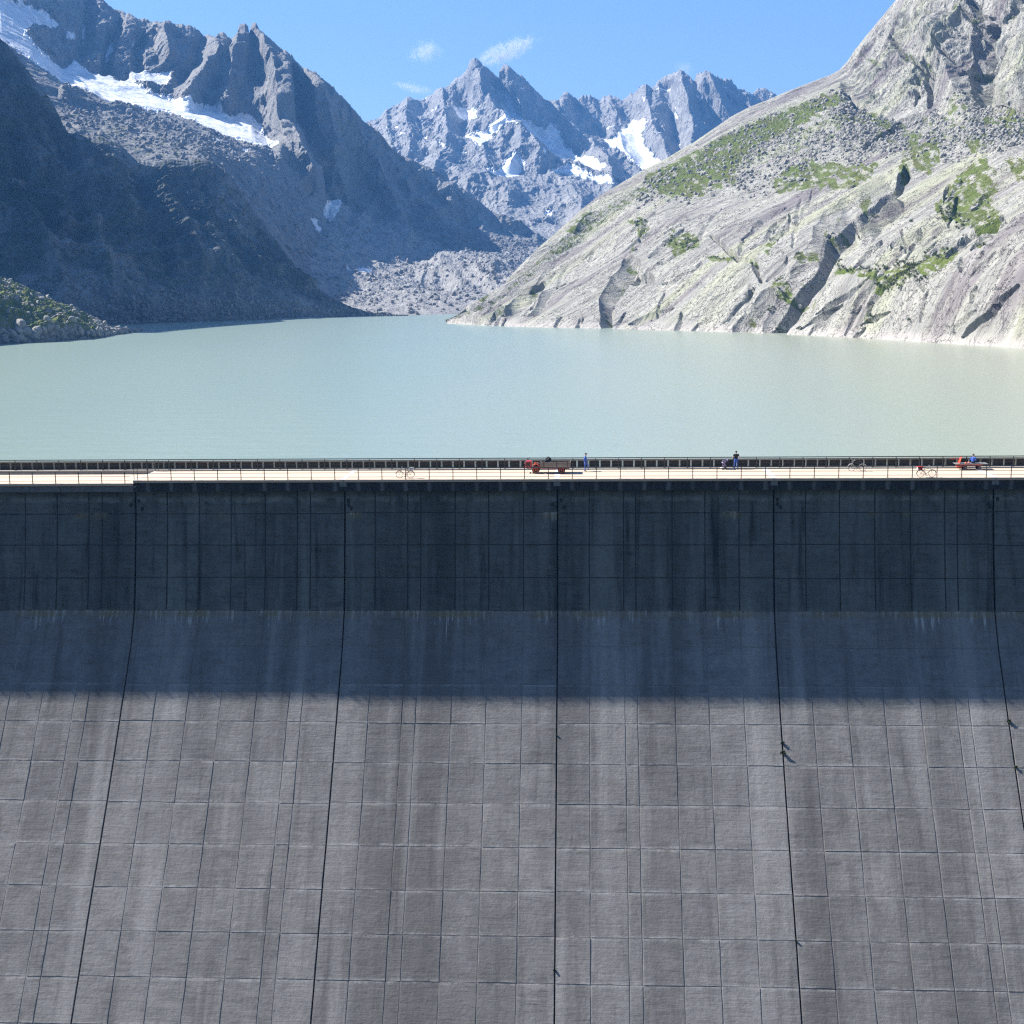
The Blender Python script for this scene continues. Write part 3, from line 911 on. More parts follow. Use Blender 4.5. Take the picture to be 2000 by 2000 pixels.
for _k in range(36):
    _x, _y = _rc.uniform(1690, 2010), _rc.uniform(0, 190)
    _a = math.radians(_rc.gauss(110, 40))
    _l = _rc.uniform(25, 90)
    _ln = [(_x, _y)]
    for _j in range(4):
        _a += _rc.gauss(0, 0.3)
        _ln.append((_ln[-1][0] + math.cos(_a) * _l / 4, _ln[-1][1] + math.sin(_a) * _l / 4))
    FR.append((_ln, _rc.uniform(4, 8), -_rc.uniform(1.5, 5), 1.0, 0.35))
GRASS_R = [
    [(1255, 345), (1300, 318), (1345, 300), (1440, 255), (1520, 222), (1600, 190), (1650, 175), (1652, 200), (1590, 225), (1530, 262), (1470, 285), (1430, 330), (1445, 352), (1400, 366), (1340, 384), (1290, 378)],
    [(1500, 352), (1540, 330), (1570, 312), (1640, 318), (1690, 325), (1720, 318), (1700, 345), (1660, 365), (1590, 372), (1520, 375)], [(1630, 245), (1660, 225), (1710, 219), (1716, 232), (1760, 240), (1740, 252), (1690, 242)],
    [(1782, 285), (1832, 268), (1836, 296), (1815, 332), (1785, 330)], [(1752, 330), (1780, 270), (1796, 260), (1790, 300), (1762, 345)],
    [(1820, 400), (1850, 360), (1890, 330), (1928, 308), (1950, 345), (1934, 395), (1958, 410), (1930, 440), (1880, 430), (1840, 425)], [(1875, 270), (1930, 262), (1990, 230), (2040, 228), (2040, 262), (1960, 272), (1900, 295)], [(1960, 320), (2040, 290), (2040, 340), (1985, 345)],
    [(1940, 236), (1990, 226), (1985, 240), (1945, 256)],
    [(1296, 470), (1312, 448), (1350, 450), (1374, 474), (1362, 490), (1338, 488), (1320, 505)], [(1370, 496), (1400, 494), (1440, 500), (1476, 508), (1474, 516), (1440, 508), (1390, 508)],
    [(1620, 536), (1640, 520), (1700, 524), (1760, 520), (1810, 500), (1840, 484), (1878, 484), (1866, 506), (1820, 540), (1790, 536), (1770, 560), (1700, 580), (1710, 548), (1660, 536)], [(1504, 552), (1520, 538), (1540, 550), (1538, 590), (1520, 580)],
    [(935, 588), (958, 570), (966, 560), (960, 580), (940, 600), (925, 605)], [(972, 598), (980, 606), (982, 622), (974, 612)], [(1225, 424), (1262, 422), (1266, 446), (1256, 470), (1240, 456)], [(1230, 470), (1240, 460), (1238, 490), (1228, 500)],
    [(1550, 484), (1566, 486), (1560, 506), (1550, 500)], [(1626, 520), (1642, 500), (1640, 520)], [(1690, 600), (1706, 586), (1700, 630), (1692, 632)], [(1905, 478), (1918, 462), (1930, 470), (1916, 486)],
    [(1100, 452), (1150, 410), (1160, 416), (1110, 458)], [(1890, 432), (1950, 400), (1960, 420), (1910, 460)], [(1480, 480), (1520, 470), (1500, 500)],
    [(1740, 90), (1780, 100), (1800, 125), (1780, 116)], [(1805, 120), (1830, 140), (1826, 150), (1808, 135)], [(1670, 100), (1700, 112), (1740, 108), (1700, 124)],
]


def grass_right(i):
    m = poly_mask(GRASS_R, 6.0, 12.0, 3.0)(i)
    px, py = i['px'], i['py']
    n = fbm(px / 16, py / 9, 2.2, 5, 0.62)
    talus = np.clip((i['T'] - 3.0) * 2.5, 0, 1) * np.clip((4.1 - i['T']) * 6, 0, 1)
    crack = np.clip((-i['D'] - 1.5) / 3, 0, 1) * np.clip((fbm(px / 25, py / 25, 8.1, 3) - 0.05) * 4, 0, 1)
    return np.clip(m * (0.50 + n * 1.0) + talus * np.clip(n * 1.0 + 0.30, 0, 0.55) + crack * 0.5, 0, 0.9)


def talus_right(i):
    t = np.clip((i['T'] - 2.9) * 3, 0, 1) * np.clip((4.02 - i['T']) * 12, 0, 1)
    return t * np.clip((i['px'] - 1230) / 60, 0, 1)


T_R = terrain('granite_hillside', [under_r, foot_r, c1, c2, c3, sky_r, behind_r, back_r], 870, 2680, 1.65, [4, 130, 130, 90, 110, 8, 6],
              [0, 2.0, 5.0, 5.0, 4.0, 4.5, 6, 20], disp_slab, FR, {'grass': grass_right, 'talus': talus_right}, mat_slab, sk=5)

# ------------------------------------------------------------------ grassy promontory on the left shore
foot_p = [(-500, 720, None), (-200, 688, None), (0, 671.5, None), (40, 670, None), (80, 668.5, None), (120, 665, None), (160, 662.5, None), (190, 660.5, None), (215, 655.5, None), (240, 652.5, None), (262, 649, None), (275, 647, None)]
under_p = [(x, y, (WATER_Z - CAM[2]) / ray(x, y)[1] - 6, -6) for x, y, _ in foot_p]
p1 = [(-500, 680, 500), (-200, 650, 610), (0, 632, 690), (80, 638, 715), (160, 642, 745), (215, 648, 795), (262, 648, 840), (275, 646.8, 846)]
p2 = [(-500, 600, 530), (-200, 580, 650), (0, 580, 740), (50, 592, 750), (100, 606, 765), (160, 626, 795), (215, 643, 825), (262, 647.6, 846), (275, 646.5, 848)]
p3 = [(-500, 520, 560), (-200, 510, 700), (0, 543, 800), (50, 563, 815), (100, 588, 825), (140, 600, 830), (172, 616, 840), (192, 627, 848), (215, 641, 852), (262, 647.2, 853), (275, 646, 853)]
p4 = [(x, y, r + 60, -12) for x, y, r in p3]
p5 = [(x, y, r + 140, -45) for x, y, r in p3]


def disp_prom(P, px, py, T):
    x, y, z = P[..., 0], P[..., 1], P[..., 2]
    a = fbm(x / 22, y / 30, z / 16, 4, 0.55)
    b = np.abs(fbm(x / 5, y / 7, z / 4, 4, 0.6))
    c = ridged(x / 9, y / 16, z / 12, 4, 0.5)
    return a * 0.8 + b * 0.9 + (c - 0.4) * 0.7


def grass_prom(i):
    n = fbm(i['px'] / 18, i['py'] / 8, 2.2, 5, 0.62)
    m = np.clip((i['T'] - 1.55) * 2, 0, 1) * np.clip((215 - i['px']) / 40, 0, 1)
    return np.clip(m * (0.62 + n * 1.1), 0, 0.9)


T_P = terrain('promontory', [under_p, foot_p, p1, p2, p3, p4, p5], -480, 274, 1.5, [4, 30, 50, 50, 8, 6], [0, 1.0, 3.0, 3.6, 1.6, 4, 4], disp_prom,
              [([(30, 592), (60, 605), (95, 625)], 16, -4, 1.0), ([(80, 640), (110, 634), (150, 640)], 18, 2.5, 1.0)], {'grass': grass_prom}, mat_promontory)

# ================================================================== lake, valley floor, haze
def water_material():
    m, nt, b = new_mat('glacial_milk_water')
    t = NT(nt)
    p = t.pos((1, 1, 1))
    n_big = t.noise(t.pos((1 / 160, 1 / 420, 1)), 1.0, 4, 0.55, 0.6)
    c = t.mix(t.ramp(n_big, 0.35, 0.68), (0.218, 0.288, 0.258), (0.230, 0.296, 0.258))
    # warm reflection of the sunlit granite hillside, painted into the water colour
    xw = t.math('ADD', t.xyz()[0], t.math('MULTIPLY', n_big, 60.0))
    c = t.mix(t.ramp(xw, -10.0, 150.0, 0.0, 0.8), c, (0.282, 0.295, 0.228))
    t.link(c, b.inputs['Base Color'])
    b.inputs['Roughness'].default_value = 0.24
    b.inputs['IOR'].default_value = 1.333
    b.inputs['Specular IOR Level'].default_value = 0.42
    w1 = t.noise(t.pos((1 / 1.6, 1 / 0.9, 1)), 1.0, 5, 0.6, 0.3)
    w2 = t.noise(t.pos((1 / 9.0, 1 / 5.0, 1)), 1.0, 3, 0.5, 0.3)
    h = t.math('ADD', t.math('MULTIPLY', w1, 0.5), t.math('MULTIPLY', w2, 0.9))
    t.link(t.bump(h, 0.35, 0.5), b.inputs['Normal'])
    return m


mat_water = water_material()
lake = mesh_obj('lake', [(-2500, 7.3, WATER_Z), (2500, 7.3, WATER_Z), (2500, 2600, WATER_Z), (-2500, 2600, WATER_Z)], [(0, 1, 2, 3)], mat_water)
tag(lake, kind='structure')

mat_floor = rock_material('valley_floor_ground', (0.045, 0.052, 0.038), (0.075, 0.08, 0.06), (0.03, 0.035, 0.025), 30.0, (1, 1, 1), 2.0,
                          grass=GRASS, snow=False)
# ground sheet: the valley below the dam, rising to hills far behind the viewer and running under the lake and mountains
_gx = np.linspace(-6800, 6800, 120)
_gy = np.linspace(-6800, 6800, 120)
_GX, _GY = np.meshgrid(_gx, _gy)
_gz = -104 + fbm(_GX / 900, _GY / 900, 0.5, 4) * 9.0
_gz = np.minimum(_gz, -96.5)
_v = np.stack([_GX, _GY, _gz], -1).reshape(-1, 3)
_i = np.arange(120 * 120).reshape(120, 120)
_q = np.stack([_i[:-1, :-1], _i[:-1, 1:], _i[1:, 1:], _i[1:, :-1]], -1).reshape(-1, 4)
ground = mesh_obj('ground', _v, _q, mat_floor, smooth=True)
tag(ground, kind='structure')

# unseen dark slopes behind the viewer, added to block skylight from the dam face
_az = np.radians(np.linspace(96, 258, 130))
_rr = np.linspace(0, 1, 26)
_AZ, _RR = np.meshgrid(_az, _rr)
_edge = np.clip(np.minimum(_AZ - _az[0], _az[-1] - _AZ) / 0.35, 0, 1)
_r = 620 + 2300 * _RR + 260 * fbm(np.sin(_AZ) * 3 + 9, np.cos(_AZ) * 3, 0.3, 3)
_x, _y = np.sin(_AZ) * _r, -130 + np.cos(_AZ) * _r
_h = (-112 + 1180 * np.sin(np.clip(_RR * 1.25, 0, 1) * np.pi / 2) ** 1.25 * (0.55 + 0.45 * _edge))
_h = _h + _RR * (ridged(_x / 520, _y / 520, 0.2, 4) - 0.4) * 330 - np.clip(_RR - 0.8, 0, 1) * 900
_h = np.minimum(_h, 1330)
_v = np.stack([_x, _y, _h], -1).reshape(-1, 3)
_i = np.arange(_v.shape[0]).reshape(_AZ.shape)
_q = np.stack([_i[:-1, :-1], _i[:-1, 1:], _i[1:, 1:], _i[1:, :-1]], -1).reshape(-1, 4)
flanks = mesh_obj('skylight_block_flanks', _v, _q, mat_floor, smooth=True)
tag(flanks, kind='structure')

hz, hz_nt, _b = new_mat('mountain_haze')
hz_nt.nodes.remove(_b)
hv = hz_nt.nodes.new('ShaderNodeVolumePrincipled')
hv.inputs['Color'].default_value = (0.14, 0.41, 1.0, 1)
hv.inputs['Density'].default_value = HAZE_DENSITY
hv.inputs['Anisotropy'].default_value = 0.1
hz_nt.links.new(hv.outputs['Volume'], hz_nt.nodes['Material Output'].inputs['Volume'])
haze = MB().box(-7000, 7000, -7000, 7000, -118, 1420).build('haze', hz)
tag(haze, kind='stuff')
# ================================================================== the dam
LEV_Z = [-1.1, -3.2] + [-3.2 - 3.0 * k for k in range(1, 31)]
LEV_Y = [0.0, -0.22, -0.78, -1.38, -2.16, -3.70, -5.79, -7.90, -10.04, -12.22, -14.48, -16.80, -19.06, -21.28]
while len(LEV_Y) < len(LEV_Z):
    LEV_Y.append(LEV_Y[-1] - 2.24)
DECK_FRONT, DECK_BACK, STEP = -0.62, 6.10, -0.28


def concrete_material(name, lo, hi, board=True, stains=True, warm=0.0, streak=0.58, dk=0.45, upper=None):
    m, nt, b = new_mat(name)
    t = NT(nt)
    oi = t.n('ShaderNodeObjectInfo')
    rnd = oi.outputs['Random']
    comb = t.n('ShaderNodeCombineXYZ')
    t.link(t.math('MULTIPLY', rnd, 37.0), comb.inputs[0])
    t.link(t.math('MULTIPLY', rnd, 11.0), comb.inputs[2])

    def vec(scale):
        add = t.n('ShaderNodeVectorMath', operation='ADD')
        t.link(t.pos(scale), add.inputs[0])
        t.link(comb.outputs[0], add.inputs[1])
        return add.outputs[0]
    n_cloud = t.noise(vec((0.55, 0.55, 0.55)), 1.0, 8, 0.72, 0.5)
    n_fine = t.noise(vec((3, 3, 3)), 1.0, 8, 0.75)
    n_board = t.noise(vec((0.30, 0.3, 3.6)), 1.0, 6, 0.7, 0.35)
    n_board2 = t.noise(vec((0.8, 0.6, 11.0)), 1.0, 4, 0.65, 0.3)
    n_vert = t.noise(t.pos((1.1, 0.02, 0.07)), 1.0, 7, 0.66, 0.35)
    n_vert2 = t.noise(t.pos((0.33, 0.01, 0.03), loc=(4, 0, 0)), 1.0, 4, 0.55, 0.2)
    c = t.mix(t.ramp(n_cloud, 0.3, 0.7), lo, hi)
    dark = tuple(v * dk for v in lo)
    lite = tuple(min(1, v * 1.35) for v in hi)
    if board:
        n_mod = t.ramp(t.noise(vec((0.7, 0.7, 0.5)), 1.0, 3, 0.6, 0.4), 0.40, 0.62)
        c = t.mix(t.math('MULTIPLY', n_mod, t.ramp(n_board, 0.50, 0.72, 0, 0.80)), c, dark)
        c = t.mix(t.ramp(n_board, 0.44, 0.26, 0, 0.42), c, lite)
        c = t.mix(t.ramp(n_board2, 0.55, 0.78, 0, 0.22), c, dark)
    c = t.mix(t.ramp(n_vert, 0.52, 0.70, 0, streak), c, dark)
    n_wide = t.noise(t.pos((0.13, 0.01, 0.012), loc=(7, 0, 0)), 1.0, 4, 0.6, 0.3)
    c = t.mix(t.ramp(n_wide, 0.50, 0.66, 0, 0.45), c, dark)
    c = t.mix(t.ramp(n_wide, 0.48, 0.32, 0, 0.30), c, lite)
    c = t.mix(t.ramp(n_vert2, 0.54, 0.70, 0, 0.62), c, lite)
    c = t.mix(t.ramp(n_fine, 0.35, 0.75, 0, 0.35), c, dark)
    if board:
        # lime bleeding from the pour lines: pale ragged bands along the lower and upper edges of each panel
        tco = t.n('ShaderNodeTexCoord')
        sep = t.n('ShaderNodeSeparateXYZ')
        t.link(tco.outputs['Object'], sep.inputs[0])
        az_ = t.math('ADD', t.math('ABSOLUTE', sep.outputs[2]), t.math('MULTIPLY', n_fine, 0.5))
        edge = t.math('MULTIPLY', t.math('MULTIPLY', t.ramp(az_, 1.84, 2.06), t.ramp(az_, 2.5, 2.3)), t.ramp(n_cloud, 0.42, 0.6))
        c = t.mix(t.math('MULTIPLY', edge, 0.75), c, lite)
    # each pour has its own tone
    c = t.mix(t.ramp(rnd, 0, 1, 0.0, 0.22), c, dark)
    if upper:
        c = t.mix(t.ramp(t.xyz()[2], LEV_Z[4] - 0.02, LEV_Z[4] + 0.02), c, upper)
    if stains:
        xyz = t.xyz()
        x, z = xyz[0], xyz[2]
        for (zl, lo_, hi_, seed, ln) in ((LEV_Z[4], 0.44, 0.56, 3.1, 1.0), (LEV_Z[1], 0.58, 0.66, 8.7, 0.6)):
            nx = t.noise(t.pos((0.16, 0, 0), loc=(seed, 0, 0)), 1.0, 3, 0.6)
            nd = t.noise(t.pos((2.6, 0, 0.16), loc=(seed * 2, 0, 0)), 1.0, 6, 0.7, 0.4)
            on = t.ramp(nx, lo_ - 0.04, hi_)
            depth = t.math('MULTIPLY', t.ramp(nd, 0.48, 0.72, 0.10, 3.0 * ln), on)
            below = t.math('SUBTRACT', zl, z)                       # metres under the pour joint
            drip = t.math('MULTIPLY', t.ramp(t.math('SUBTRACT', depth, below), 0.0, 0.7), t.ramp(below, -0.10, 0.04))
            c = t.mix(t.math('MULTIPLY', drip, 0.85), c, (0.46, 0.46, 0.45))
            band = t.math('MULTIPLY', t.ramp(t.math('ABSOLUTE', t.math('ADD', below, t.math('MULTIPLY', n_fine, -0.5))), 0.42, 0.1), on)
            c = t.mix(t.math('MULTIPLY', band, 0.75), c, (0.20, 0.165, 0.085))
    h = t.math('ADD', t.math('MULTIPLY', n_fine, 0.75), t.math('ADD', t.math('MULTIPLY', n_board, 0.6 if board else 0.1), t.math('MULTIPLY', n_board2, 0.25 if board else 0.0)))
    t.link(c, b.inputs['Base Color'])
    t.link(t.bump(h, 0.7, 0.075), b.inputs['Normal'])
    b.inputs['Roughness'].default_value = 0.92
    b.inputs['Specular IOR Level'].default_value = 0.2
    return m


mat_conc = concrete_material('board_marked_concrete', (0.176, 0.174, 0.174), (0.295, 0.292, 0.290))
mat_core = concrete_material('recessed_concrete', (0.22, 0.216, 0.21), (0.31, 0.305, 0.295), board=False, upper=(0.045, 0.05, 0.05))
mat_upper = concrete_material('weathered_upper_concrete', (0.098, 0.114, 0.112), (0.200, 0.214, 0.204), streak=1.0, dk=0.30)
mat_deck = simple_mat('crest_paving', (0.50, 0.405, 0.315), 0.85, 0, 0.10, 0.8)
mat_strip = simple_mat('joint_mortar', (0.56, 0.54, 0.53), 0.8, 0, 0.05, 2.0)
mat_cover = simple_mat('joint_cover_concrete', (0.17, 0.18, 0.185), 0.9, 0, 0.25, 3.0)
mat_black = simple_mat('black_rubber', (0.012, 0.012, 0.013), 0.7)
mat_galv = simple_mat('dull_galvanised_steel', (0.14, 0.15, 0.15), 0.55, 0.6, 0.2, 3.0)
mat_rail = simple_mat('dark_painted_steel', (0.050, 0.056, 0.056), 0.5, 0.3, 0.25, 2.0)
mat_bar = simple_mat('grille_steel', (0.085, 0.09, 0.088), 0.6, 0.3, 0.3, 4.0)
mat_panel_dark = simple_mat('grille_backing', (0.062, 0.064, 0.060), 0.8, 0.0, 0.3, 3.0)
mat_pale = simple_mat('pale_precast_concrete', (0.33, 0.315, 0.29), 0.85, 0, 0.15, 2.0)


def fascia_material(dark):
    m, nt, b = new_mat('stained_crest_fascia' if dark else 'grey_crest_fascia')
    t = NT(nt)
    x = t.xyz()[0]
    ph = t.math('PINGPONG', t.math('ADD', x, 38.6 + 2.2222 * 60), 1.1111)      # 0 under each railing post
    nz = t.noise(t.pos((2.2, 0.2, 0.7)), 1.0, 5, 0.65, 0.3)
    nf = t.noise(t.pos((6, 6, 6)), 1.0, 5, 0.7)
    nb = t.noise(t.pos((0.18, 0, 0)), 1.0, 2, 0.5)
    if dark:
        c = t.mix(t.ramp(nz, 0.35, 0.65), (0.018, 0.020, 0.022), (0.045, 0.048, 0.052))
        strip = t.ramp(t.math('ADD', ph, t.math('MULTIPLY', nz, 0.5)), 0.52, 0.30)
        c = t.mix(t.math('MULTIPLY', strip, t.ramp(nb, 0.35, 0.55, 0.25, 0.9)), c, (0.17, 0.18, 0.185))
    else:
        c = t.mix(t.ramp(nz, 0.3, 0.7), (0.125, 0.13, 0.145), (0.20, 0.205, 0.215))
        ln = t.math('PINGPONG', t.math('ADD', x, 200.0), 1.5)
        c = t.mix(t.ramp(ln, 0.06, 0.02, 0, 0.8), c, (0.04, 0.04, 0.045))
    c = t.mix(t.ramp(nf, 0.4, 0.75, 0, 0.4), c, (0.03, 0.03, 0.032))
    t.link(c, b.inputs['Base Color'])
    t.link(t.bump(t.math('ADD', nz, nf), 0.5, 0.04), b.inputs['Normal'])
    b.inputs['Roughness'].default_value = 0.95
    return m


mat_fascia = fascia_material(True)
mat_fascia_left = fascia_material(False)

BLOCKS = {-3: [3.10, 3.06, 3.08, 3.06, 3.06, 1.25, 3.20],
          -2: [3.06, 3.06, 3.06, 3.26, 3.07, 1.25, 3.26],
          -1: [2.87, 3.09, 1.23, 3.22, 3.17, 3.24, 3.18],
          0: [2.95, 3.20, 1.12, 3.38, 3.02, 3.14, 3.19],
          1: [2.93, 3.09, 3.22, 3.24, 3.11, 1.14, 3.27],
          2: [3.05, 3.20, 3.10, 1.22, 3.15, 3.10, 3.18]}
for _b in (-6, -5, -4, 3, 4, 5):
    BLOCKS[_b] = BLOCKS[-2] if _b % 2 else BLOCKS[1]
dam = empty('dam', (0, 0, 0))
tag(dam, 'tall grey concrete gravity dam with panelled sloping face holding back the lake', 'dam')
_panel_cache = {}
rng = random.Random(3)


def panel_geo(w, h, t=0.10, bev=0.022, seed=0):
    """front face looks along -y (local), x across, z up the slope; rough cast edges; origin at the middle of the front"""
    pr = random.Random(seed)
    a, c = w / 2, h / 2
    loop = []
    for (p, q) in (((-a, -c), (a, -c)), ((a, -c), (a, c)), ((a, c), (-a, c)), ((-a, c), (-a, -c))):
        for i in range(4):
            f = (i + (pr.uniform(-0.3, 0.3) if i else 0)) / 4
            loop.append((p[0] + (q[0] - p[0]) * f, p[1] + (q[1] - p[1]) * f))
    n = len(loop)
    v = [(x, t, z) for x, z in loop]
    for x, z in loop:
        k = bev * pr.uniform(0.3, 1.9)
        v.append((x * (1 - k / a), pr.uniform(-0.006, 0.006), z * (1 - k / c)))
    f = [(i, (i + 1) % n, n + (i + 1) % n, n + i) for i in range(n)]
    f.append(tuple(range(n, 2 * n)))
    return v, f


n_panels = 0
for bi in range(-9, 9):
    x0, x1 = 20.0 * bi, 20.0 * (bi + 1)
    blk = empty('dam_block', (0, 0, 0))
    blk.parent = dam
    drop = STEP if bi <= -3 else 0.0
    # core of the block, face recessed behind the panels
    g = 0.062
    prof = [(LEV_Y[k] + 0.024, LEV_Z[k]) for k in range(len(LEV_Z))]
    prof = [(0.024, -0.55)] + prof + [(7.1, LEV_Z[-1]), (7.1, -0.55)]
    n = len(prof)
    core = MB()
    xa, xb = x0 + g, x1 - g
    core.add([(xa, y, z) for y, z in prof] + [(xb, y, z) for y, z in prof],
             [tuple(range(n)), tuple(range(2 * n - 1, n - 1, -1))] + [(i, i + n, (i + 1) % n + n, (i + 1) % n) for i in range(n)])
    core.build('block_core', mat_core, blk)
    # waterstop closing the joint
    j = MB()
    pj = [(y + 0.35, z) for y, z in prof[:-2]]
    for i in range(len(pj) - 1):
        j.add([(x1 - g - .01, *pj[i]), (x1 + g + .01, *pj[i]), (x1 + g + .01, *pj[i + 1]), (x1 - g - .01, *pj[i + 1])], [(0, 1, 2, 3)])
    j.build('joint_filler', mat_black, blk)
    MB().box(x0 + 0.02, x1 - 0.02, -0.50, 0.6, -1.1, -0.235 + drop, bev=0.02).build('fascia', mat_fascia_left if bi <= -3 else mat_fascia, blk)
    MB().box(x0 + 0.012, x1 - 0.012, DECK_FRONT, DECK_BACK + 1.2, -0.235 + drop, drop, bev=0.015).build('deck_slab', mat_deck, blk)
    if bi > -3:
        MB().box(x0 - 0.30 if bi > -2 else x0 + 0.02, x0 + 0.25, DECK_FRONT + 0.02, DECK_BACK, drop + 0.004, drop + 0.012).build('mortar_strip', mat_strip, blk)
    MB().box(x1 - 0.36, x1 + 0.30, -0.585, -0.503, -0.66, -0.245 + min(drop, 0), bev=0.012).build('joint_cover', mat_cover, blk)
    if bi in BLOCKS:
        xs = [x0]
        for w in BLOCKS[bi]:
            xs.append(xs[-1] + w)
        s = 20.0 / (xs[-1] - x0)
        xs = [x0 + (x - x0) * s for x in xs]
        joined = {True: MB(), False: MB()}
        vgs = [rng.choice((0.026, 0.030, 0.036, 0.044)) for _ in range(9)]
        row_jit = [0.0 if k == 0 else rng.uniform(-0.06, 0.06) for k in range(16)]
        for k in range(0, 15):
            for ci in range(len(xs) - 1):
                za, zb = LEV_Z[k] + row_jit[k], LEV_Z[k + 1] + row_jit[k + 1]
                ya = LEV_Y[k] + (LEV_Y[k + 1] - LEV_Y[k]) / (LEV_Z[k + 1] - LEV_Z[k]) * row_jit[k]
                yb = LEV_Y[k + 1] + (LEV_Y[min(k + 2, 31)] - LEV_Y[k + 1]) / 3.0 * -row_jit[k + 1]
                sl = math.hypot(za - zb, ya - yb)
                vg = vgs[ci]
                w = xs[ci + 1] - xs[ci] - (vg * 2 if 0 < ci < len(xs) - 2 else vg + g)
                cx = (xs[ci] + xs[ci + 1]) / 2 + (g - vg) / 2 * (1 if ci == 0 else -1 if ci == len(xs) - 2 else 0)
                h = sl - rng.uniform(0.032, 0.048)
                cy, cz = (ya + yb) / 2, (za + zb) / 2
                tilt = math.atan2(-(yb - ya), za - zb)                # lean of the face from the vertical
                off = max(-0.005, min(0.014, rng.gauss(0.002, 0.006)))
                rot = Matrix.Rotation(max(-0.004, min(0.004, rng.gauss(0, 0.002))), 4, 'Z') @ Matrix.Rotation(-tilt + max(-0.005, min(0.005, rng.gauss(0, 0.0035 if k > 4 else 0.002))), 4, 'X')
                nrm = rot @ Vector((0, -1, 0))
                loc = Vector((cx, cy, cz)) + nrm * off
                ppx, ppy = project(np.array([cx, cy, cz]))
                key = (round(w, 3), round(h, 2), rng.randrange(3))
                single = k >= 6 and -28 < ppx < 2028 and ppy < 2026 and n_panels < 300
                if single:
                    if key not in _panel_cache:
                        v, f = panel_geo(key[0], key[1], seed=key[2])
                        me = bpy.data.meshes.new('concrete_panel')
                        me.from_pydata(v, [], f)
                        me.materials.append(mat_conc)
                        me.update()
                        _panel_cache[key] = me
                    o = link_mesh('concrete_panel', _panel_cache[key], blk)
                    o.matrix_local = Matrix.Translation(loc) @ rot
                    n_panels += 1
                else:
                    v, f = panel_geo(w, h, seed=k * 31 + ci)
                    M = Matrix.Translation(loc) @ rot
                    joined[k < 4].add([M @ Vector(q) for q in v], f)
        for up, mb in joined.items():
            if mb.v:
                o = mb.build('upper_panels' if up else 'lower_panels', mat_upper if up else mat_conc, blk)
                tag(o, kind='stuff')
        for (dx, z) in ((0.35, -2.05), (0.62 if bi != 1 else -0.35, -2.75), (-0.45 if bi % 2 else 0.35, -2.45)):
            yy = LEV_Y[0] + (LEV_Y[1] - LEV_Y[0]) * (z + 1.1) / -2.1
            MB().box(x1 + dx - 0.12, x1 + dx + 0.12, yy - 0.06, yy + 0.1, z - 0.16, z + 0.16, bev=0.02).build('anchor_box', mat_black, blk)

# ------------------------------------------------------------------ railings on the crest
POST0, PITCH_P = -38.6, 20.0 / 9.0


def steel_railing(name, label, xa, xb, y, z0, height, rails, mat, foot=0.0):
    r = empty(name, ((xa + xb) / 2, y, z0))
    tag(r, label, 'railing')
    cx = (xa + xb) / 2
    k0 = math.ceil((xa - POST0) / PITCH_P)
    k1 = math.floor((xb - POST0) / PITCH_P)
    pm = MB().box(-0.034, 0.034, -0.028, 0.028, 0, height, bev=0.006)
    pm.box(-0.085, 0.085, -0.07, 0.07, 0, 0.016)
    me = None
    for k in range(k0, k1 + 1):
        x = POST0 + k * PITCH_P - cx
        if me is None:
            o = pm.build('post', mat, r)
            me = o.data
        else:
            o = link_mesh('post', me, r)
        o.location = (x, 0, 0)
    for zr, rad in rails:
        MB().tube([(xa - cx, 0.0, zr), (xb - cx, 0.0, zr)], rad, 8).build('rail', mat, r, True)
    return r


RL = ((1.08, 0.040), (0.63, 0.020), (0.23, 0.020))
steel_railing('railing', 'dark steel railing with three bars on the downstream edge of the higher crest roadway', -39.7, 170, -0.38, 0.0, 1.08, RL, mat_rail)
steel_railing('railing', 'dark steel railing on the downstream edge of the lower crest section beyond the deck step', -170, -40.3, -0.38, STEP, 1.08, RL, mat_rail)

# kerb and upstream railing
kerb = empty('kerb', (0, 6.35, 0))
tag(kerb, 'low concrete kerb running along the lake side of the crest roadway', 'kerb')
for bi in range(-9, 9):
    d = STEP - 0.09 if bi <= -3 else 0.0
    MB().box(20 * bi + 0.01, 20 * bi + 19.99, -0.24, 0.26, d - 0.02, 0.10, bev=0.02).build('kerb_stone', mat_pale, kerb)
steel_railing('railing', 'tall dark steel railing with paired top bars standing on the kerb beside the lake', -170, 170, 6.38, 0.10, 1.02, ((1.02, 0.048), (0.86, 0.036)), mat_rail)

bal = empty('balustrade', (0, 6.95, 0))
tag(bal, 'low balustrade of pale concrete posts with dark barred infill along the lake edge', 'balustrade')
MB().box(-170, 170, -0.12, 0.14, 0.80, 0.87, bev=0.015).build('top_beam', mat_pale, bal)
MB().box(-170, 170, -0.10, 0.12, -0.05, 0.06, bev=0.02).build('bottom_beam', mat_pale, bal)
post_me = panel_me = None
bars = MB()
for k in range(-92, 93):
    x = -38.2 + (k + 34) * 1.1111
    if post_me is None:
        o = MB().box(-0.032, 0.032, -0.135, 0.09, 0.06, 0.80, bev=0.008).build('baluster_post', mat_pale, bal)
        post_me = o.data
        q = MB().box(0.06, 1.05, 0.02, 0.06, 0.065, 0.79).build('infill_panel', mat_panel_dark, bal)
        panel_me = q.data
    else:
        o = link_mesh('baluster_post', post_me, bal)
        q = link_mesh('infill_panel', panel_me, bal)
    o.location = (x, 0, 0)
    q.location = (x, 0, 0)
    for b_ in range(1, 9):
        bars.box(x + 0.123 * b_ - 0.009, x + 0.123 * b_ + 0.009, -0.05, 0.0, 0.07, 0.785)
    bars.box(x + 0.05, x + 1.06, -0.055, -0.005, 0.52, 0.55)
bo = bars.build('bar_grille', mat_bar, bal)
tag(bo, kind='stuff')

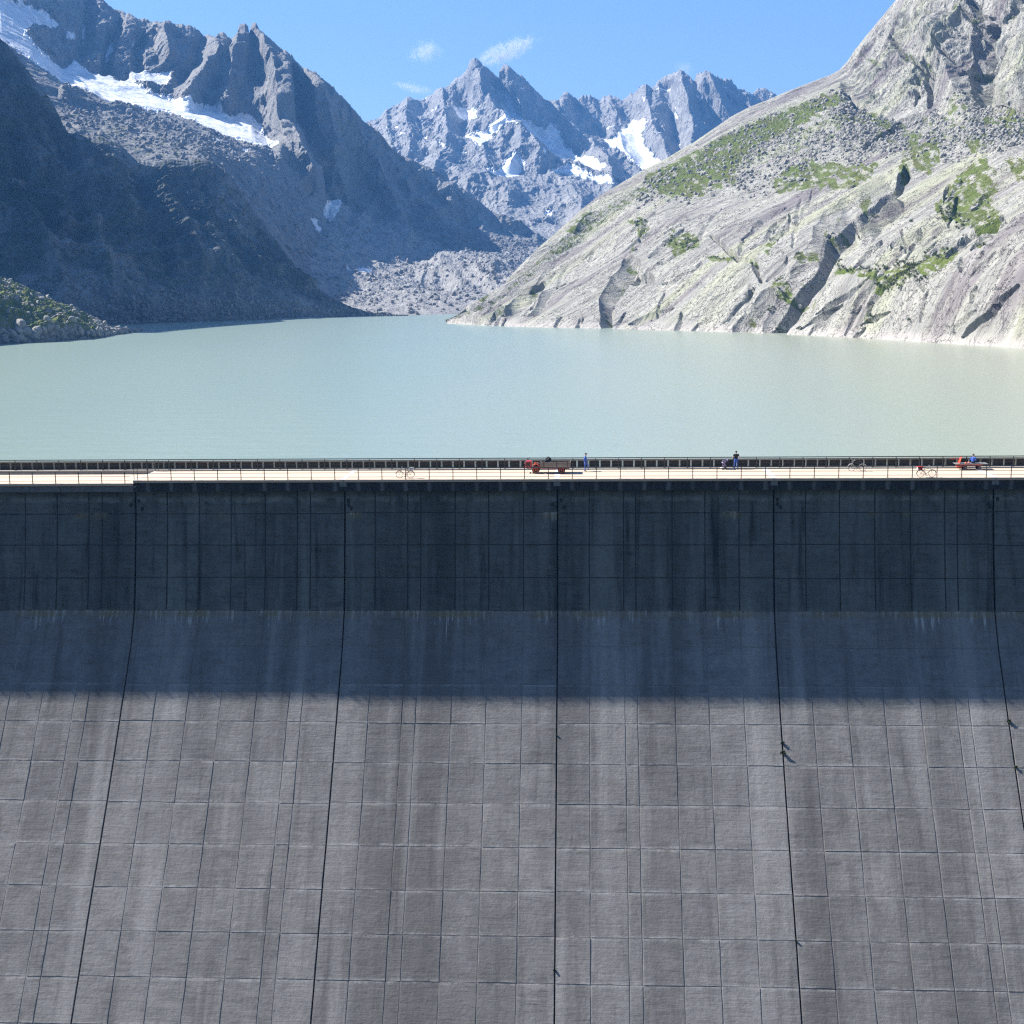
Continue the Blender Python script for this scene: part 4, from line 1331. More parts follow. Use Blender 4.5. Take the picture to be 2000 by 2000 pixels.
for (y, zz, lab) in ((-0.40, 0.0, 'narrow pale grey metal gate frame on the downstream railing above the deck step'), (6.1, 0.0, 'narrow pale grey metal gate frame at the lake side railing by the deck step')):
    gf = empty('gate_frame', (-39.75, y, zz))
    tag(gf, lab, 'gate frame')
    for x in (-0.17, 0.17):
        MB().box(x - 0.025, x + 0.025, -0.025, 0.025, STEP if y < 0 and x < -1 else 0.0, 1.14, bev=0.005).build('frame_post', mat_galv, gf)
    MB().box(-0.195, 0.195, -0.03, 0.03, 1.10, 1.15, bev=0.005).build('frame_bar', mat_galv, gf)

# ------------------------------------------------------------------ weeds rooted in the block joints
mat_weed = simple_mat('weed_leaf', (0.055, 0.085, 0.020), 0.7, 0, 0.35, 9.0)


def face_y(z):
    return float(np.interp(-z, [-q for q in LEV_Z], LEV_Y))


def face_at(px, py):
    """point of the dam face seen at a place in the photograph"""
    lo, hi = -60.0, -1.1
    for _ in range(40):
        mid = (lo + hi) / 2
        d = FWD + RIGHT * ((px - 1000.0) / FPX) + UP * ((1000.0 - py) / FPX)
        tt = (face_y(mid) - CAM[1]) / d[1]
        if CAM[2] + d[2] * tt > mid: lo = mid
        else: hi = mid
    z = (lo + hi) / 2
    d = FWD + RIGHT * ((px - 1000.0) / FPX) + UP * ((1000.0 - py) / FPX)
    return CAM + d * ((face_y(z) - CAM[1]) / d[1])


for (px, py, sz, lab) in ((1532, 1451, 0.55, 'upper green weed tuft growing from the joint right of the middle blocks'), (1534, 1470, 0.7, 'bushier green weed tuft just below another one in the same joint'),
                          (1971, 1409, 0.6, 'green weed tuft in the rightmost block joint below the shadow edge'), (1981, 1499, 0.45, 'dark weed tuft at a pour line in the rightmost block joint'),
                          (1090, 1436, 0.25, 'tiny yellowish weed in the middle joint near the shadow edge'), (1082, 1896, 0.35, 'small yellow green weed low in the middle joint'), (1556, 1839, 0.3, 'tiny olive weed low in the joint right of the middle')):
    p = face_at(px, py)
    w = empty('weed', (20.0 * round(p[0] / 20.0), p[1], p[2]))
    tag(w, lab, 'weed', 'weeds in the dam joints')
    wr = random.Random(int(px))
    st, lf = MB(), MB()
    for i in range(9):
        a, l = wr.uniform(-1.2, 1.2), 0.5 * sz * wr.uniform(0.5, 1.0)
        tip = Vector((math.sin(a) * l * 0.7, -l * wr.uniform(0.3, 0.7), l * wr.uniform(-0.2, 0.7)))
        st.tube([(0, 0.1, 0), tip * 0.5 + Vector((0, 0, 0.05)), tip], [0.012, 0.008, 0.004], 5)
        for q in range(9):
            c = tip * wr.uniform(0.3, 1.0)
            d1 = Vector((wr.uniform(-1, 1), wr.uniform(-1, .3), wr.uniform(-.6, 1))).normalized() * 0.16 * sz / 0.5
            d2 = d1.cross(Vector((0.3, 1, 0.2))).normalized() * 0.04
            lf.add([c, c + d1 * .5 + d2, c + d1, c + d1 * .5 - d2], [(0, 1, 2, 3)])
    tag(st.build('stem', mat_weed, w), kind='stuff')
    lf.build('leaves', mat_weed, w)
# ================================================================== loose rock, shrubs, trees, clouds
_ico_v, _ico_f = [], []
_bm = bmesh.new()
bmesh.ops.create_icosphere(_bm, subdivisions=1, radius=1.0)
_bm.verts.index_update()
_ico_v = np.array([v.co[:] for v in _bm.verts], dtype=np.float32)
_ico_f = np.array([[v.index for v in f.verts] for f in _bm.faces], dtype=np.int32)
_bm.free()


def rand_rot(n, rs):
    q = rs.normal(size=(n, 4))
    q /= np.linalg.norm(q, axis=1)[:, None]
    w, x, y, z = q.T
    return np.stack([np.stack([1 - 2 * (y * y + z * z), 2 * (x * y - z * w), 2 * (x * z + y * w)], -1),
                     np.stack([2 * (x * y + z * w), 1 - 2 * (x * x + z * z), 2 * (y * z - x * w)], -1),
                     np.stack([2 * (x * z - y * w), 2 * (y * z + x * w), 1 - 2 * (x * x + y * y)], -1)], 1)


def scatter_points(info, weight, n, rs):
    P = info['P'][:-1, :-1].reshape(-1, 3)
    w = (weight * (info['px'] > -30) * (info['px'] < 2030))[:-1, :-1].ravel().astype(np.float64)
    a = np.linalg.norm(info['P'][1:, :-1] - info['P'][:-1, :-1], axis=-1) * np.linalg.norm(info['P'][:-1, 1:] - info['P'][:-1, :-1], axis=-1)
    w = w * a.ravel()
    cdf = np.cumsum(w)
    k = np.searchsorted(cdf, rs.uniform(0, cdf[-1], n))
    k = np.clip(k, 0, len(P) - 1)
    nr, nc = info['px'].shape
    i, j = k // (nc - 1), k % (nc - 1)
    u, v = rs.uniform(size=(2, n, 1))
    A, B, C = info['P'][i, j], info['P'][i, j + 1], info['P'][i + 1, j]
    return A + (B - A) * u + (C - A) * v


def rocks_mesh(pts, sizes, rs, name, mat):
    n = len(pts)
    sc = sizes[:, None] * rs.uniform(0.55, 1.15, size=(n, 3))
    jit = 1 + rs.uniform(-0.28, 0.28, size=(n, 12, 1))
    V = _ico_v[None] * jit * sc[:, None, :]
    V = np.einsum('nij,nkj->nki', rand_rot(n, rs), V) + pts[:, None, :] + np.array([0, 0, 0.22]) * sizes[:, None, None]
    F = (_ico_f[None] + (np.arange(n) * 12)[:, None, None]).reshape(-1, 3)
    me = bpy.data.meshes.new(name)
    me.vertices.add(n * 12)
    me.vertices.foreach_set('co', V.astype(np.float32).ravel())
    me.loops.add(F.size)
    me.loops.foreach_set('vertex_index', F.astype(np.int32).ravel())
    me.polygons.add(len(F))
    me.polygons.foreach_set('loop_start', np.arange(0, F.size, 3, dtype=np.int32))
    me.polygons.foreach_set('use_smooth', np.zeros(len(F), dtype=bool))
    me.update(calc_edges=True)
    me.materials.append(mat)
    return me


def rock_stuff(info, weight, n, lo, hi, name, mat, seed):
    rs = np.random.RandomState(seed)
    pts = scatter_points(info, weight, n, rs)
    sz = lo * (hi / lo) ** (rs.uniform(size=n) ** 2.8)
    o = link_mesh(name, rocks_mesh(pts, sz, rs, name, mat))
    tag(o, kind='stuff')
    return o


def stone_mat(name, lo, hi):
    m, nt, b = new_mat(name)
    t = NT(nt)
    n1 = t.noise(t.pos((0.25, 0.25, 0.25)), 1.0, 5, 0.7)
    n2 = t.noise(t.pos((1.5, 1.5, 1.5)), 1.0, 4, 0.6)
    c = t.mix(t.ramp(n1, 0.3, 0.7), lo, hi)
    t.link(t.mix(t.ramp(n2, 0.45, 0.75, 0, 0.5), c, tuple(q * 0.5 for q in lo)), b.inputs['Base Color'])
    b.inputs['Roughness'].default_value = 0.95
    return m


mat_stone_pale = stone_mat('pale_loose_granite', (0.20, 0.197, 0.185), (0.34, 0.335, 0.31))
mat_stone_grey = stone_mat('grey_loose_gneiss', (0.11, 0.112, 0.118), (0.25, 0.25, 0.25))
pxr, pyr = T_R['px'], T_R['py']
dens = T_R['talus'] * np.clip(0.45 + fbm(pxr / 40, pyr / 25, 3.3, 4) * 1.6, 0.05, 1.2) * (1 - 0.75 * np.clip(T_R['grass'] * 1.4, 0, 1))
dens = dens + 0.05 * np.clip(T_R['grass'] - 0.25, 0, 1)
rock_stuff(T_R, dens, 15000, 0.22, 2.0, 'talus_rubble', mat_stone_pale, 21)
rock_stuff(T_M, np.clip((T_M['T'] - 0.9) * 4, 0.0, 1) * (T_M['px'] > 560) * (1 - T_M['snow']), 9000, 0.35, 4.0, 'moraine_boulders', mat_stone_grey, 22)
rock_stuff(T_L, np.clip((T_L['T'] - 0.2) * 2, 0, 1) * (T_L['T'] < 2.0) * (T_L['px'] > 120) * (1 - T_L['snow']), 4500, 1.0, 5.0, 'terrace_boulders', mat_stone_grey, 23)
rock_stuff(T_S, np.clip((2.15 - T_S['T']) * 2, 0, 1) * (T_S['T'] > 1.0), 3500, 0.5, 2.6, 'scree', mat_stone_grey, 24)
rock_stuff(T_P, np.clip((1.75 - T_P['T']) * 3, 0.06, 1) * (T_P['T'] > 0.95), 1300, 0.4, 2.2, 'shore_rubble', mat_stone_pale, 26)

# boulders along the promontory that can be told apart
rsb = np.random.RandomState(41)
for k in range(46):
    px = rsb.uniform(4, 258)
    low = np.interp(px, [0, 80, 160, 190, 215, 240, 262], [671, 668, 662, 660, 655, 652, 648.5])
    py = low - abs(rsb.normal(0, 1)) * np.interp(px, [0, 150, 230, 262], [16, 12, 5, 2]) - 1.5
    dd = (T_P['px'] - px) ** 2 + (T_P['py'] - py) ** 2 + 1e6 * (T_P['T'] > 4)
    i, j = np.unravel_index(np.argmin(dd), dd.shape)
    sz = rsb.uniform(1.3, 3.6) * np.interp(px, [0, 200, 262], [1.1, 0.9, 0.6])
    me = rocks_mesh(np.zeros((1, 3)), np.array([sz]), rsb, 'boulder', mat_stone_pale)
    o = link_mesh('boulder', me)
    bm_ = bmesh.new(); bm_.from_mesh(me)
    bmesh.ops.subdivide_edges(bm_, edges=list(bm_.edges), cuts=1, use_grid_fill=True, smooth=0.5)
    for v_ in bm_.verts: v_.co *= 1 + random.uniform(-0.05, 0.05)
    bm_.to_mesh(me); bm_.free()
    o.location = T_P['P'][i, j]
    tag(o, 'pale granite boulder on the shore of the grassy promontory', 'boulder', 'boulders along the promontory shore')


# ------------------------------------------------------------------ shrubs on the granite hillside
def leaf_mat(name, a, b_):
    m, nt, b = new_mat(name)
    t = NT(nt)
    n1 = t.noise(t.pos((0.35, 0.35, 0.35)), 1.0, 4, 0.6)
    n2 = t.noise(t.pos((3, 3, 3)), 1.0, 3, 0.6)
    t.link(t.mix(t.ramp(t.math('ADD', t.math('MULTIPLY', n1, .6), t.math('MULTIPLY', n2, .4)), 0.35, 0.65), a, b_), b.inputs['Base Color'])
    b.inputs['Roughness'].default_value = 0.8
    return m


mat_shrub = leaf_mat('alder_scrub_leaf', (0.030, 0.058, 0.014), (0.080, 0.115, 0.026))
mat_twig = simple_mat('scrub_wood', (0.06, 0.045, 0.03), 0.9)
mat_conifer = leaf_mat('conifer_needles', (0.015, 0.035, 0.014), (0.035, 0.060, 0.022))


def leaf_cloud(rs, cen, rad, n, size):
    """small leaf faces in clumps filling a flattened ball"""
    cl = max(3, n // 40)
    cc = rs.normal(size=(cl, 3)); cc /= np.linalg.norm(cc, axis=1)[:, None] + 1e-9
    cc *= rs.uniform(0.25, 1.0, size=(cl, 1)) ** 0.5
    cc[:, 2] = np.abs(cc[:, 2])
    k = rs.randint(0, cl, n)
    p = cc[k] + rs.normal(size=(n, 3)) * 0.17
    p = cen + p * rad
    d1 = rs.normal(size=(n, 3)); d1 /= np.linalg.norm(d1, axis=1)[:, None]
    d2 = np.cross(d1, rs.normal(size=(n, 3))); d2 /= np.linalg.norm(d2, axis=1)[:, None] + 1e-9
    s = size * rs.uniform(0.6, 1.3, size=(n, 1))
    return np.stack([p - d1 * s, p + d2 * s * 0.6, p + d1 * s, p - d2 * s * 0.6], 1)


def surf(info, px, py, tmax):
    dd = (info['px'] - px) ** 2 + (info['py'] - py) ** 2 + 1e6 * (info['T'] > tmax)
    i, j = np.unravel_index(np.argmin(dd), dd.shape)
    return info['P'][i, j]


def make_shrub(px, py, wpx, hpx, label, seed, dens_=1.0):
    """a low thicket: several bushes grown together on one patch of rock"""
    rs = np.random.RandomState(seed)
    base = surf(T_R, px, py, 4.9)
    r = np.linalg.norm(base - CAM)
    m = r / FPX
    root = empty('shrub', base)
    tag(root, label, 'shrub', 'shrubs on the granite hillside')
    Q, tw = [], MB()
    n = max(3, int(wpx * hpx / 70 * dens_))
    for k in range(n):
        a, q = rs.uniform(0, 2 * math.pi), math.sqrt(rs.uniform())
        sx, sy = px + math.cos(a) * q * wpx / 2, py + math.sin(a) * q * hpx / 2
        c = surf(T_R, sx, sy, 4.9) - base
        rad = rs.uniform(1.0, 1.9) * min(1.0, 0.4 + min(wpx, hpx) * m / 6)
        Q.append(leaf_cloud(rs, c + np.array([0, 0, 0.1 * rad]), np.array([rad, rad, rad * 0.95]), int(120), 0.20))
        for b_ in range(3):
            t_ = rs.normal(size=3) * rad * 0.4
            tw.tube([c - np.array([0, 0, 0.4]), c + np.array([t_[0] * .5, t_[1] * .5, rad * 0.4]), c + np.array([t_[0], t_[1], rad * 0.8])], [0.07, 0.05, 0.02], 4)
    Q = np.concatenate(Q)
    F = np.arange(len(Q) * 4).reshape(-1, 4)
    mesh_obj('foliage', Q.reshape(-1, 3), F, mat_shrub, root)
    tag(tw.build('stem', mat_twig, root), kind='stuff')


for k, (px, py, w_, h_, lab) in enumerate([
        (1322, 472, 52, 30, 'broad dark green thicket alone on the pale slab left of the big gully'), (1352, 478, 34, 22, 'rounded end of the broad thicket on the slab left of the big gully'),
        (1410, 500, 70, 8, 'thin line of green scrub along a ledge below the broad thicket'), (1470, 512, 18, 12, 'small scrub clump at the end of the ledge line'),
        (1522, 562, 26, 40, 'upright dark bush clinging beside the big gully'), (1500, 600, 16, 18, 'small bush low beside the dark side crack of the gully'),
        (1250, 440, 20, 26, 'bush at the head of the crack near the ridge edge'), (1236, 478, 12, 24, 'narrow bush in the crack below the ridge edge'),
        (1650, 528, 40, 12, 'left tip of the long scrub band on the slab'), (1705, 524, 60, 14, 'middle of the long scrub band on the slab'), (1770, 516, 60, 18, 'right middle of the long scrub band on the slab'),
        (1838, 494, 60, 18, 'right upper end of the long scrub band on the slab'), (1740, 558, 70, 28, 'large dark thicket hanging below the long scrub band'), (1790, 540, 50, 22, 'thicket joining the scrub band to the hanging thicket'),
        (1700, 608, 14, 36, 'tall narrow bush in a crack above the waterline'), (1636, 512, 14, 20, 'small bush above the left tip of the scrub band'), (1558, 494, 14, 16, 'lone bush right beside the dark gully wall'),
        (1850, 416, 44, 24, 'bushes at the foot of the green meadow below the cliff'), (1876, 428, 30, 20, 'bush at the lower edge of the green meadow'), (1916, 474, 20, 16, 'small bush on the right hand slab'),
        (1560, 640, 12, 8, 'tiny bush near the waterline right of the gully'), (1680, 560, 12, 10, 'tiny bush under the scrub band'), (1704, 430, 26, 14, 'bush above the right wall of the gully'), (1780, 432, 22, 12, 'bush on a ledge right of the gully head'),
        (1775, 624, 14, 10, 'tiny bush on the pale slab just above the water'), (950, 590, 24, 12, 'grassy scrub on the left tip of the slab'), (978, 610, 10, 18, 'small scrub strip in a crack at the left tip of the slab')]):
    make_shrub(px, py, w_, h_, lab, 100 + k)


def make_conifer(p, h, label, seed):
    rs = np.random.RandomState(seed)
    root = empty('conifer_tree', p)
    tag(root, label, 'tree')
    MB().tube([(0, 0, -0.3), (0.02 * h, 0, h * 0.5), (0, 0.01 * h, h)], [0.05 * h * 0.6, 0.02 * h, 0.006 * h], 6).build('trunk', mat_twig, root)
    Q = []
    for k in range(26):
        f = k / 26
        z = h * (0.08 + 0.9 * f)
        rad = h * 0.24 * (1 - f) ** 0.8 + 0.04
        for b_ in range(7):
            a = rs.uniform(0, 6.28)
            l = rad * rs.uniform(0.6, 1.15)
            c = np.array([math.cos(a) * l * 0.6, math.sin(a) * l * 0.6, z - l * 0.25])
            Q.append(leaf_cloud(rs, c, np.array([l * 0.5, l * 0.5, l * 0.25]), 14, 0.05 * h * 0.6))
    Q = np.concatenate(Q)
    mesh_obj('crown', Q.reshape(-1, 3), np.arange(len(Q) * 4).reshape(-1, 4), mat_conifer, root)


make_conifer(surf(T_P, 174, 617, 3.05), 4.2, 'small dark conifer standing on the crest of the promontory', 61)
make_conifer(surf(T_P, 154, 611, 3.05), 2.6, 'stunted conifer left of the taller one on the promontory', 62)
make_conifer(surf(T_R, 909, 607, 5.0), 3.2, 'tiny lone conifer on the left tip of the granite slab', 63)

# ------------------------------------------------------------------ thin clouds far beyond the peaks
def make_cloud(px, py, wpx, hpx, ang, seed, dens_, label):
    D = 12500.0
    c = at_dist(px, py, D)
    s = D / FPX / math.cos(math.radians(9))
    bm = bmesh.new()
    bmesh.ops.create_icosphere(bm, subdivisions=4, radius=1.0)
    for v in bm.verts:
        q = np.array(v.co)
        k = 1 + 0.25 * float(perlin(np.array([q[0] * 1.5 + seed]), np.array([q[1] * 1.5]), np.array([q[2] * 1.5]))[0])
        v.co *= k
    me = bpy.data.meshes.new('cloud')
    bm.to_mesh(me); bm.free()
    m, nt, b = new_mat('thin_cloud_vapour')
    nt.nodes.remove(b)
    t = NT(nt)
    tc = t.n('ShaderNodeTexCoord')
    ln = t.n('ShaderNodeVectorMath', operation='LENGTH')
    t.link(tc.outputs['Object'], ln.inputs[0])
    mp = t.n('ShaderNodeMapping')
    t.link(tc.outputs['Object'], mp.inputs[0])
    mp.inputs['Scale'].default_value = (wpx / 40, 1.0, hpx / 40)
    mp.inputs['Location'].default_value = (seed, seed * .7, 0)
    nz = t.noise(mp.outputs[0], 1.7, 8, 0.68, 1.0)
    d = t.math('MULTIPLY', t.ramp(t.math('SUBTRACT', nz, t.math('MULTIPLY', ln.outputs['Value'], 0.34)), 0.25, 0.52), dens_)
    vol = t.n('ShaderNodeVolumePrincipled')
    vol.inputs['Color'].default_value = (1, 1, 1, 1)
    vol.inputs['Anisotropy'].default_value = 0.2
    t.link(d, vol.inputs['Density'])
    t.link(vol.outputs[0], nt.nodes['Material Output'].inputs['Volume'])
    me.materials.append(m)
    o = link_mesh('cloud', me)
    o.location = c
    o.scale = (wpx / 2 * s, 260.0, hpx / 2 * s)
    o.rotation_euler = (0, math.radians(-ang), math.radians(3.1))
    tag(o, label, 'cloud', 'wisps of cloud over the far peaks')


make_cloud(988, 102, 150, 44, 20, 3.0, 0.011, 'largest bright wisp of cloud just above the far central peak')
make_cloud(832, 102, 78, 50, 20, 9.0, 0.0045, 'faint small wisp of cloud left of the central peak')
make_cloud(806, 172, 90, 20, -12, 14.0, 0.0045, 'thin flat streak of cloud low over the left shoulder of the far ridge')
make_cloud(1336, 134, 60, 24, -15, 21.0, 0.0020, 'faint cap of cloud on the right hand far summit')
# ================================================================== things and people on the crest
def deck(px, py, z=0.0):
    p = at_plane(px, py, z)
    return float(p[0]), float(p[1])


mat_tyre = simple_mat('tyre_rubber', (0.018, 0.017, 0.017), 0.85)
mat_orange = simple_mat('faded_orange_paint', (0.72, 0.12, 0.025), 0.5, 0, 0.2, 5.0)
mat_red = simple_mat('faded_red_paint', (0.50, 0.040, 0.045), 0.45, 0, 0.2, 5.0)
mat_redorange = simple_mat('red_lead_paint', (0.60, 0.075, 0.028), 0.5, 0, 0.2, 5.0)
mat_plank = simple_mat('weathered_grey_plank', (0.22, 0.19, 0.165), 0.9, 0, 0.35, 7.0)
mat_iron = simple_mat('rusty_dark_iron', (0.070, 0.050, 0.042), 0.7, 0.3, 0.4, 8.0)
mat_chrome = simple_mat('bright_metal', (0.62, 0.62, 0.62), 0.3, 0.9, 0.05)
mat_white = simple_mat('white_plastic', (0.78, 0.78, 0.78), 0.4, 0, 0.03)
mat_redbox = simple_mat('red_plastic', (0.62, 0.045, 0.04), 0.4, 0, 0.08)
mat_bikeframe = simple_mat('dark_bicycle_enamel', (0.030, 0.034, 0.030), 0.35, 0.2)
mat_saddle = simple_mat('black_vinyl', (0.015, 0.015, 0.015), 0.6)
mat_bag = simple_mat('black_sacking', (0.016, 0.017, 0.020), 0.85, 0, 0.4, 9.0)
mat_greyplat = simple_mat('grey_worn_boards', (0.16, 0.165, 0.17), 0.9, 0, 0.3, 6.0)
mat_hubgrey = simple_mat('grey_cast_wheel', (0.20, 0.195, 0.185), 0.7, 0.2, 0.25)
mat_orangehelm = simple_mat('orange_shell', (0.75, 0.14, 0.02), 0.35, 0, 0.05)
mat_pink = simple_mat('pink_cloth', (0.62, 0.25, 0.28), 0.9)
mat_lavender = simple_mat('lavender_fabric', (0.34, 0.28, 0.52), 0.8)
mat_navy = simple_mat('navy_fabric', (0.018, 0.020, 0.050), 0.85)
mat_blue = simple_mat('blue_work_cloth', (0.045, 0.12, 0.50), 0.85, 0, 0.2, 14.0)
mat_jeans = simple_mat('blue_trouser_cloth', (0.035, 0.10, 0.42), 0.9, 0, 0.25, 14.0)
mat_tee = simple_mat('black_cotton', (0.012, 0.012, 0.014), 0.9)
mat_skin = simple_mat('skin', (0.48, 0.27, 0.19), 0.55, 0, 0.08)
mat_hair = simple_mat('dark_hair', (0.012, 0.010, 0.009), 0.6)
mat_shoe = simple_mat('dark_leather_boot', (0.025, 0.022, 0.020), 0.6)
mat_eye = simple_mat('eye', (0.02, 0.015, 0.012), 0.2)


# ------------------------------------------------------------------ bicycles
def bicycle(px_mid, py, face, label, box=None, white=False, lean=0.05, fender=None, z=0.0):
    x, y = deck(px_mid, py, z)
    root = empty('bicycle', (x, y, z), 0.0 if face > 0 else math.pi)
    tag(root, label, 'bicycle')
    root.rotation_euler = (lean * face, 0, 0.0 if face > 0 else math.pi)
    R, wb = 0.335, 1.06
    fm = mat_bikeframe
    for xc in (-wb / 2, wb / 2):
        w = MB()
        w.ring((xc, 0, R + 0.012), R - 0.022, 0.010, 'Y', 28, 6)
        for k in range(16):
            a = 2 * math.pi * k / 16
            w.tube([(xc + 0.02 * math.cos(a), 0.025 * (-1) ** k, R + 0.012 + 0.02 * math.sin(a)), (xc + (R - 0.02) * math.cos(a), 0, R + 0.012 + (R - 0.02) * math.sin(a))], 0.0022, 4)
        w.tube([(xc, -0.05, R + 0.012), (xc, 0.05, R + 0.012)], 0.018, 8)
        wo = w.build('wheel', mat_chrome, root, True)
        MB().ring((xc, 0, R + 0.012), R - 0.008, 0.020, 'Y', 32, 8).build('tyre', mat_tyre if not white else mat_hubgrey, wo, True)
    zc = R + 0.012
    bb, seat, head, headb = Vector((-0.05, 0, 0.29)), Vector((-0.22, 0, 0.78)), Vector((0.36, 0, 0.84)), Vector((0.40, 0, 0.70))
    rear = Vector((-wb / 2, 0, zc))
    f = MB()
    f.tube([bb, seat], 0.018, 8); f.tube([bb, headb], 0.020, 8); f.tube([seat - Vector((-0.012, 0, 0.06)), head], 0.017, 8); f.tube([head + Vector((-0.015, 0, 0.05)), headb], 0.021, 8)
    for s in (-0.05, 0.05):
        f.tube([bb + Vector((0, s * .6, 0)), rear + Vector((0, s, 0))], 0.010, 6)
        f.tube([seat + Vector((0.01, s * .3, -0.05)), rear + Vector((0, s, 0))], 0.009, 6)
    f.build('frame', fm, root, True)
    k = MB()
    for s in (-0.05, 0.05):
        k.tube([headb + Vector((0.005, s * .7, 0)), Vector((wb / 2 - 0.06, s, 0.5)), Vector((wb / 2, s, zc))], 0.011, 6)
    k.build('fork', fm, root, True)
    hb = MB()
    hb.tube([head + Vector((-0.01, 0, 0.02)), head + Vector((-0.05, 0, 0.20))], 0.014, 8)
    hb.tube([(0.17, -0.30, 1.06), (0.25, -0.27, 1.07), (0.33, -0.15, 1.05), (0.32, 0, 1.04), (0.33, 0.15, 1.05), (0.25, 0.27, 1.07), (0.17, 0.30, 1.06)], 0.013, 8)
    hbo = hb.build('handlebar', mat_chrome, root, True)
    for s in (-1, 1):
        MB().tube([(0.15, s * 0.305, 1.058), (0.25, s * 0.272, 1.07)], 0.019, 8).build('grip', mat_saddle, hbo, True)
    sd = MB()
    sd.tube([seat, seat + Vector((-0.03, 0, 0.12))], 0.013, 8)
    sd.add([(-0.40, -0.09, 0.905), (-0.40, 0.09, 0.905), (-0.24, 0.05, 0.90), (-0.11, 0.02, 0.90), (-0.11, -0.02, 0.90), (-0.24, -0.05, 0.90),
            (-0.40, -0.08, 0.95), (-0.40, 0.08, 0.95), (-0.24, 0.045, 0.935), (-0.11, 0.015, 0.925), (-0.11, -0.015, 0.925), (-0.24, -0.045, 0.935)],
           [(0, 1, 2, 3, 4, 5), (11, 10, 9, 8, 7, 6)] + [(i, (i + 1) % 6, (i + 1) % 6 + 6, i + 6) for i in range(6)])
    sd.build('saddle', mat_saddle, root)
    c = MB()
    c.ring((bb.x, -0.045, bb.z), 0.085, 0.007, 'Y', 20, 5)
    c.tube([(bb.x, -0.07, bb.z), (bb.x, 0.07, bb.z)], 0.020, 8)
    c.tube([(bb.x, -0.075, bb.z), (bb.x + 0.10, -0.075, bb.z - 0.14)], 0.010, 6)
    c.tube([(bb.x, 0.075, bb.z), (bb.x - 0.10, 0.075, bb.z + 0.14)], 0.010, 6)
    co = c.build('crankset', mat_iron, root, True)
    for (dx, dz, s) in ((0.10, -0.14, -1), (-0.10, 0.14, 1)):
        MB().box(bb.x + dx - 0.045, bb.x + dx + 0.045, s * 0.125 - 0.04, s * 0.125 + 0.04, bb.z + dz - 0.012, bb.z + dz + 0.012, bev=0.005).build('pedal', mat_saddle, co)
    rk = MB()
    for s in (-0.055, 0.055):
        rk.tube([(-0.26, s, 0.72), (-0.80, s, 0.72)], 0.006, 5)
        rk.tube([(-0.70, s, 0.72), (-wb / 2, s * 1.1, zc)], 0.006, 5)
    for q in (-0.35, -0.5, -0.65, -0.78):
        rk.tube([(q, -0.055, 0.72), (q, 0.055, 0.72)], 0.005, 5)
    rk.build('rear_rack', fm, root, True)
    for xc, a0, a1 in ((-wb / 2, 20, 200), (wb / 2, 10, 130)):
        pts = [(xc + 0.365 * math.cos(math.radians(a)), 0, zc + 0.365 * math.sin(math.radians(a))) for a in range(a0, a1, 12)]
        MB().tube(pts, 0.020, 6).build('mudguard', mat_white if white else fm, root, True)
    MB().tube([(-0.10, -0.05, 0.28), (-0.16, -0.20, 0.0)], 0.009, 6).build('kickstand', mat_chrome, root, True)
    MB().lathe((wb / 2 - 0.10, 0, 0.86), [(0.012, -0.05), (0.035, -0.02), (0.04, 0.02)], 'X', 12).build('headlamp', mat_chrome, root, True)
    if box == 'white':
        b = MB().box(-0.80, -0.42, -0.16, 0.16, 0.735, 1.00, bev=0.025).build('rear_box', mat_white, root)
        MB().box(-0.815, -0.405, -0.175, 0.175, 0.985, 1.02, bev=0.012).build('box_lid', mat_white, b)
    elif box == 'red':
        b = MB().box(-0.84, -0.40, -0.17, 0.17, 0.735, 0.96, bev=0.03).build('rear_box', mat_redbox, root)
        MB().box(-0.848, -0.70, -0.174, 0.174, 0.74, 0.90, bev=0.02).build('box_flap', mat_white, b)
        MB().box(-0.86, -0.385, -0.185, 0.185, 0.955, 1.01, bev=0.018).build('box_lid', mat_redbox, b)
    return root


bicycle(791.5, 934.0, -1, 'dark bicycle with a white box on its rear rack by the downstream railing', 'white', lean=0.04)
bicycle(1674, 920.3, -1, 'pale bicycle with white mudguards standing against the lake side railing', None, True, lean=-0.06)
bicycle(1809, 932.0, 1, 'dark bicycle with a red and white rear box by the downstream railing', 'red', lean=0.04)

# ------------------------------------------------------------------ old flatbed transporter
fx, fy = deck(1046.8, 925.3)
gx_, gy_ = deck(1097.0, 925.3)
WBASE = gx_ - fx
tr = empty('flatbed_transporter', ((fx + gx_) / 2, (fy + gy_) / 2 + 0.62, 0), math.atan2(gy_ - fy, gx_ - fx))
tag(tr, 'old red open transporter with orange wheels and a grey plank flatbed on the crest', 'vehicle')
HW = WBASE / 2
for sx in (-1, 1):
    for sy in (-1, 1):
        xc, yc, R = sx * HW, sy * 0.56, 0.355
        w = MB().lathe((xc, yc, R), [(0.20, -0.11), (0.315, -0.125), (0.350, -0.09), (0.356, 0.0), (0.350, 0.09), (0.315, 0.125), (0.20, 0.11)], 'Y', 28).build('wheel', mat_tyre, tr, True)
        MB().lathe((xc, yc + sy * 0.125, R), [(0.245, -0.03 * sy), (0.245, 0.01 * sy), (0.21, 0.012 * sy), (0.19, -0.02 * sy), (0.08, -0.02 * sy), (0.065, 0.03 * sy), (0.01, 0.035 * sy)], 'Y', 24).build('rim', mat_orange, w, True)
        for q in range(5):
            a = 2 * math.pi * q / 5
            MB().lathe((xc + 0.13 * math.cos(a), yc + sy * 0.112, R + 0.13 * math.sin(a)), [(0.014, -0.01), (0.014, 0.014)], 'Y', 6).build('wheel_nut', mat_iron, w)
ch = MB()
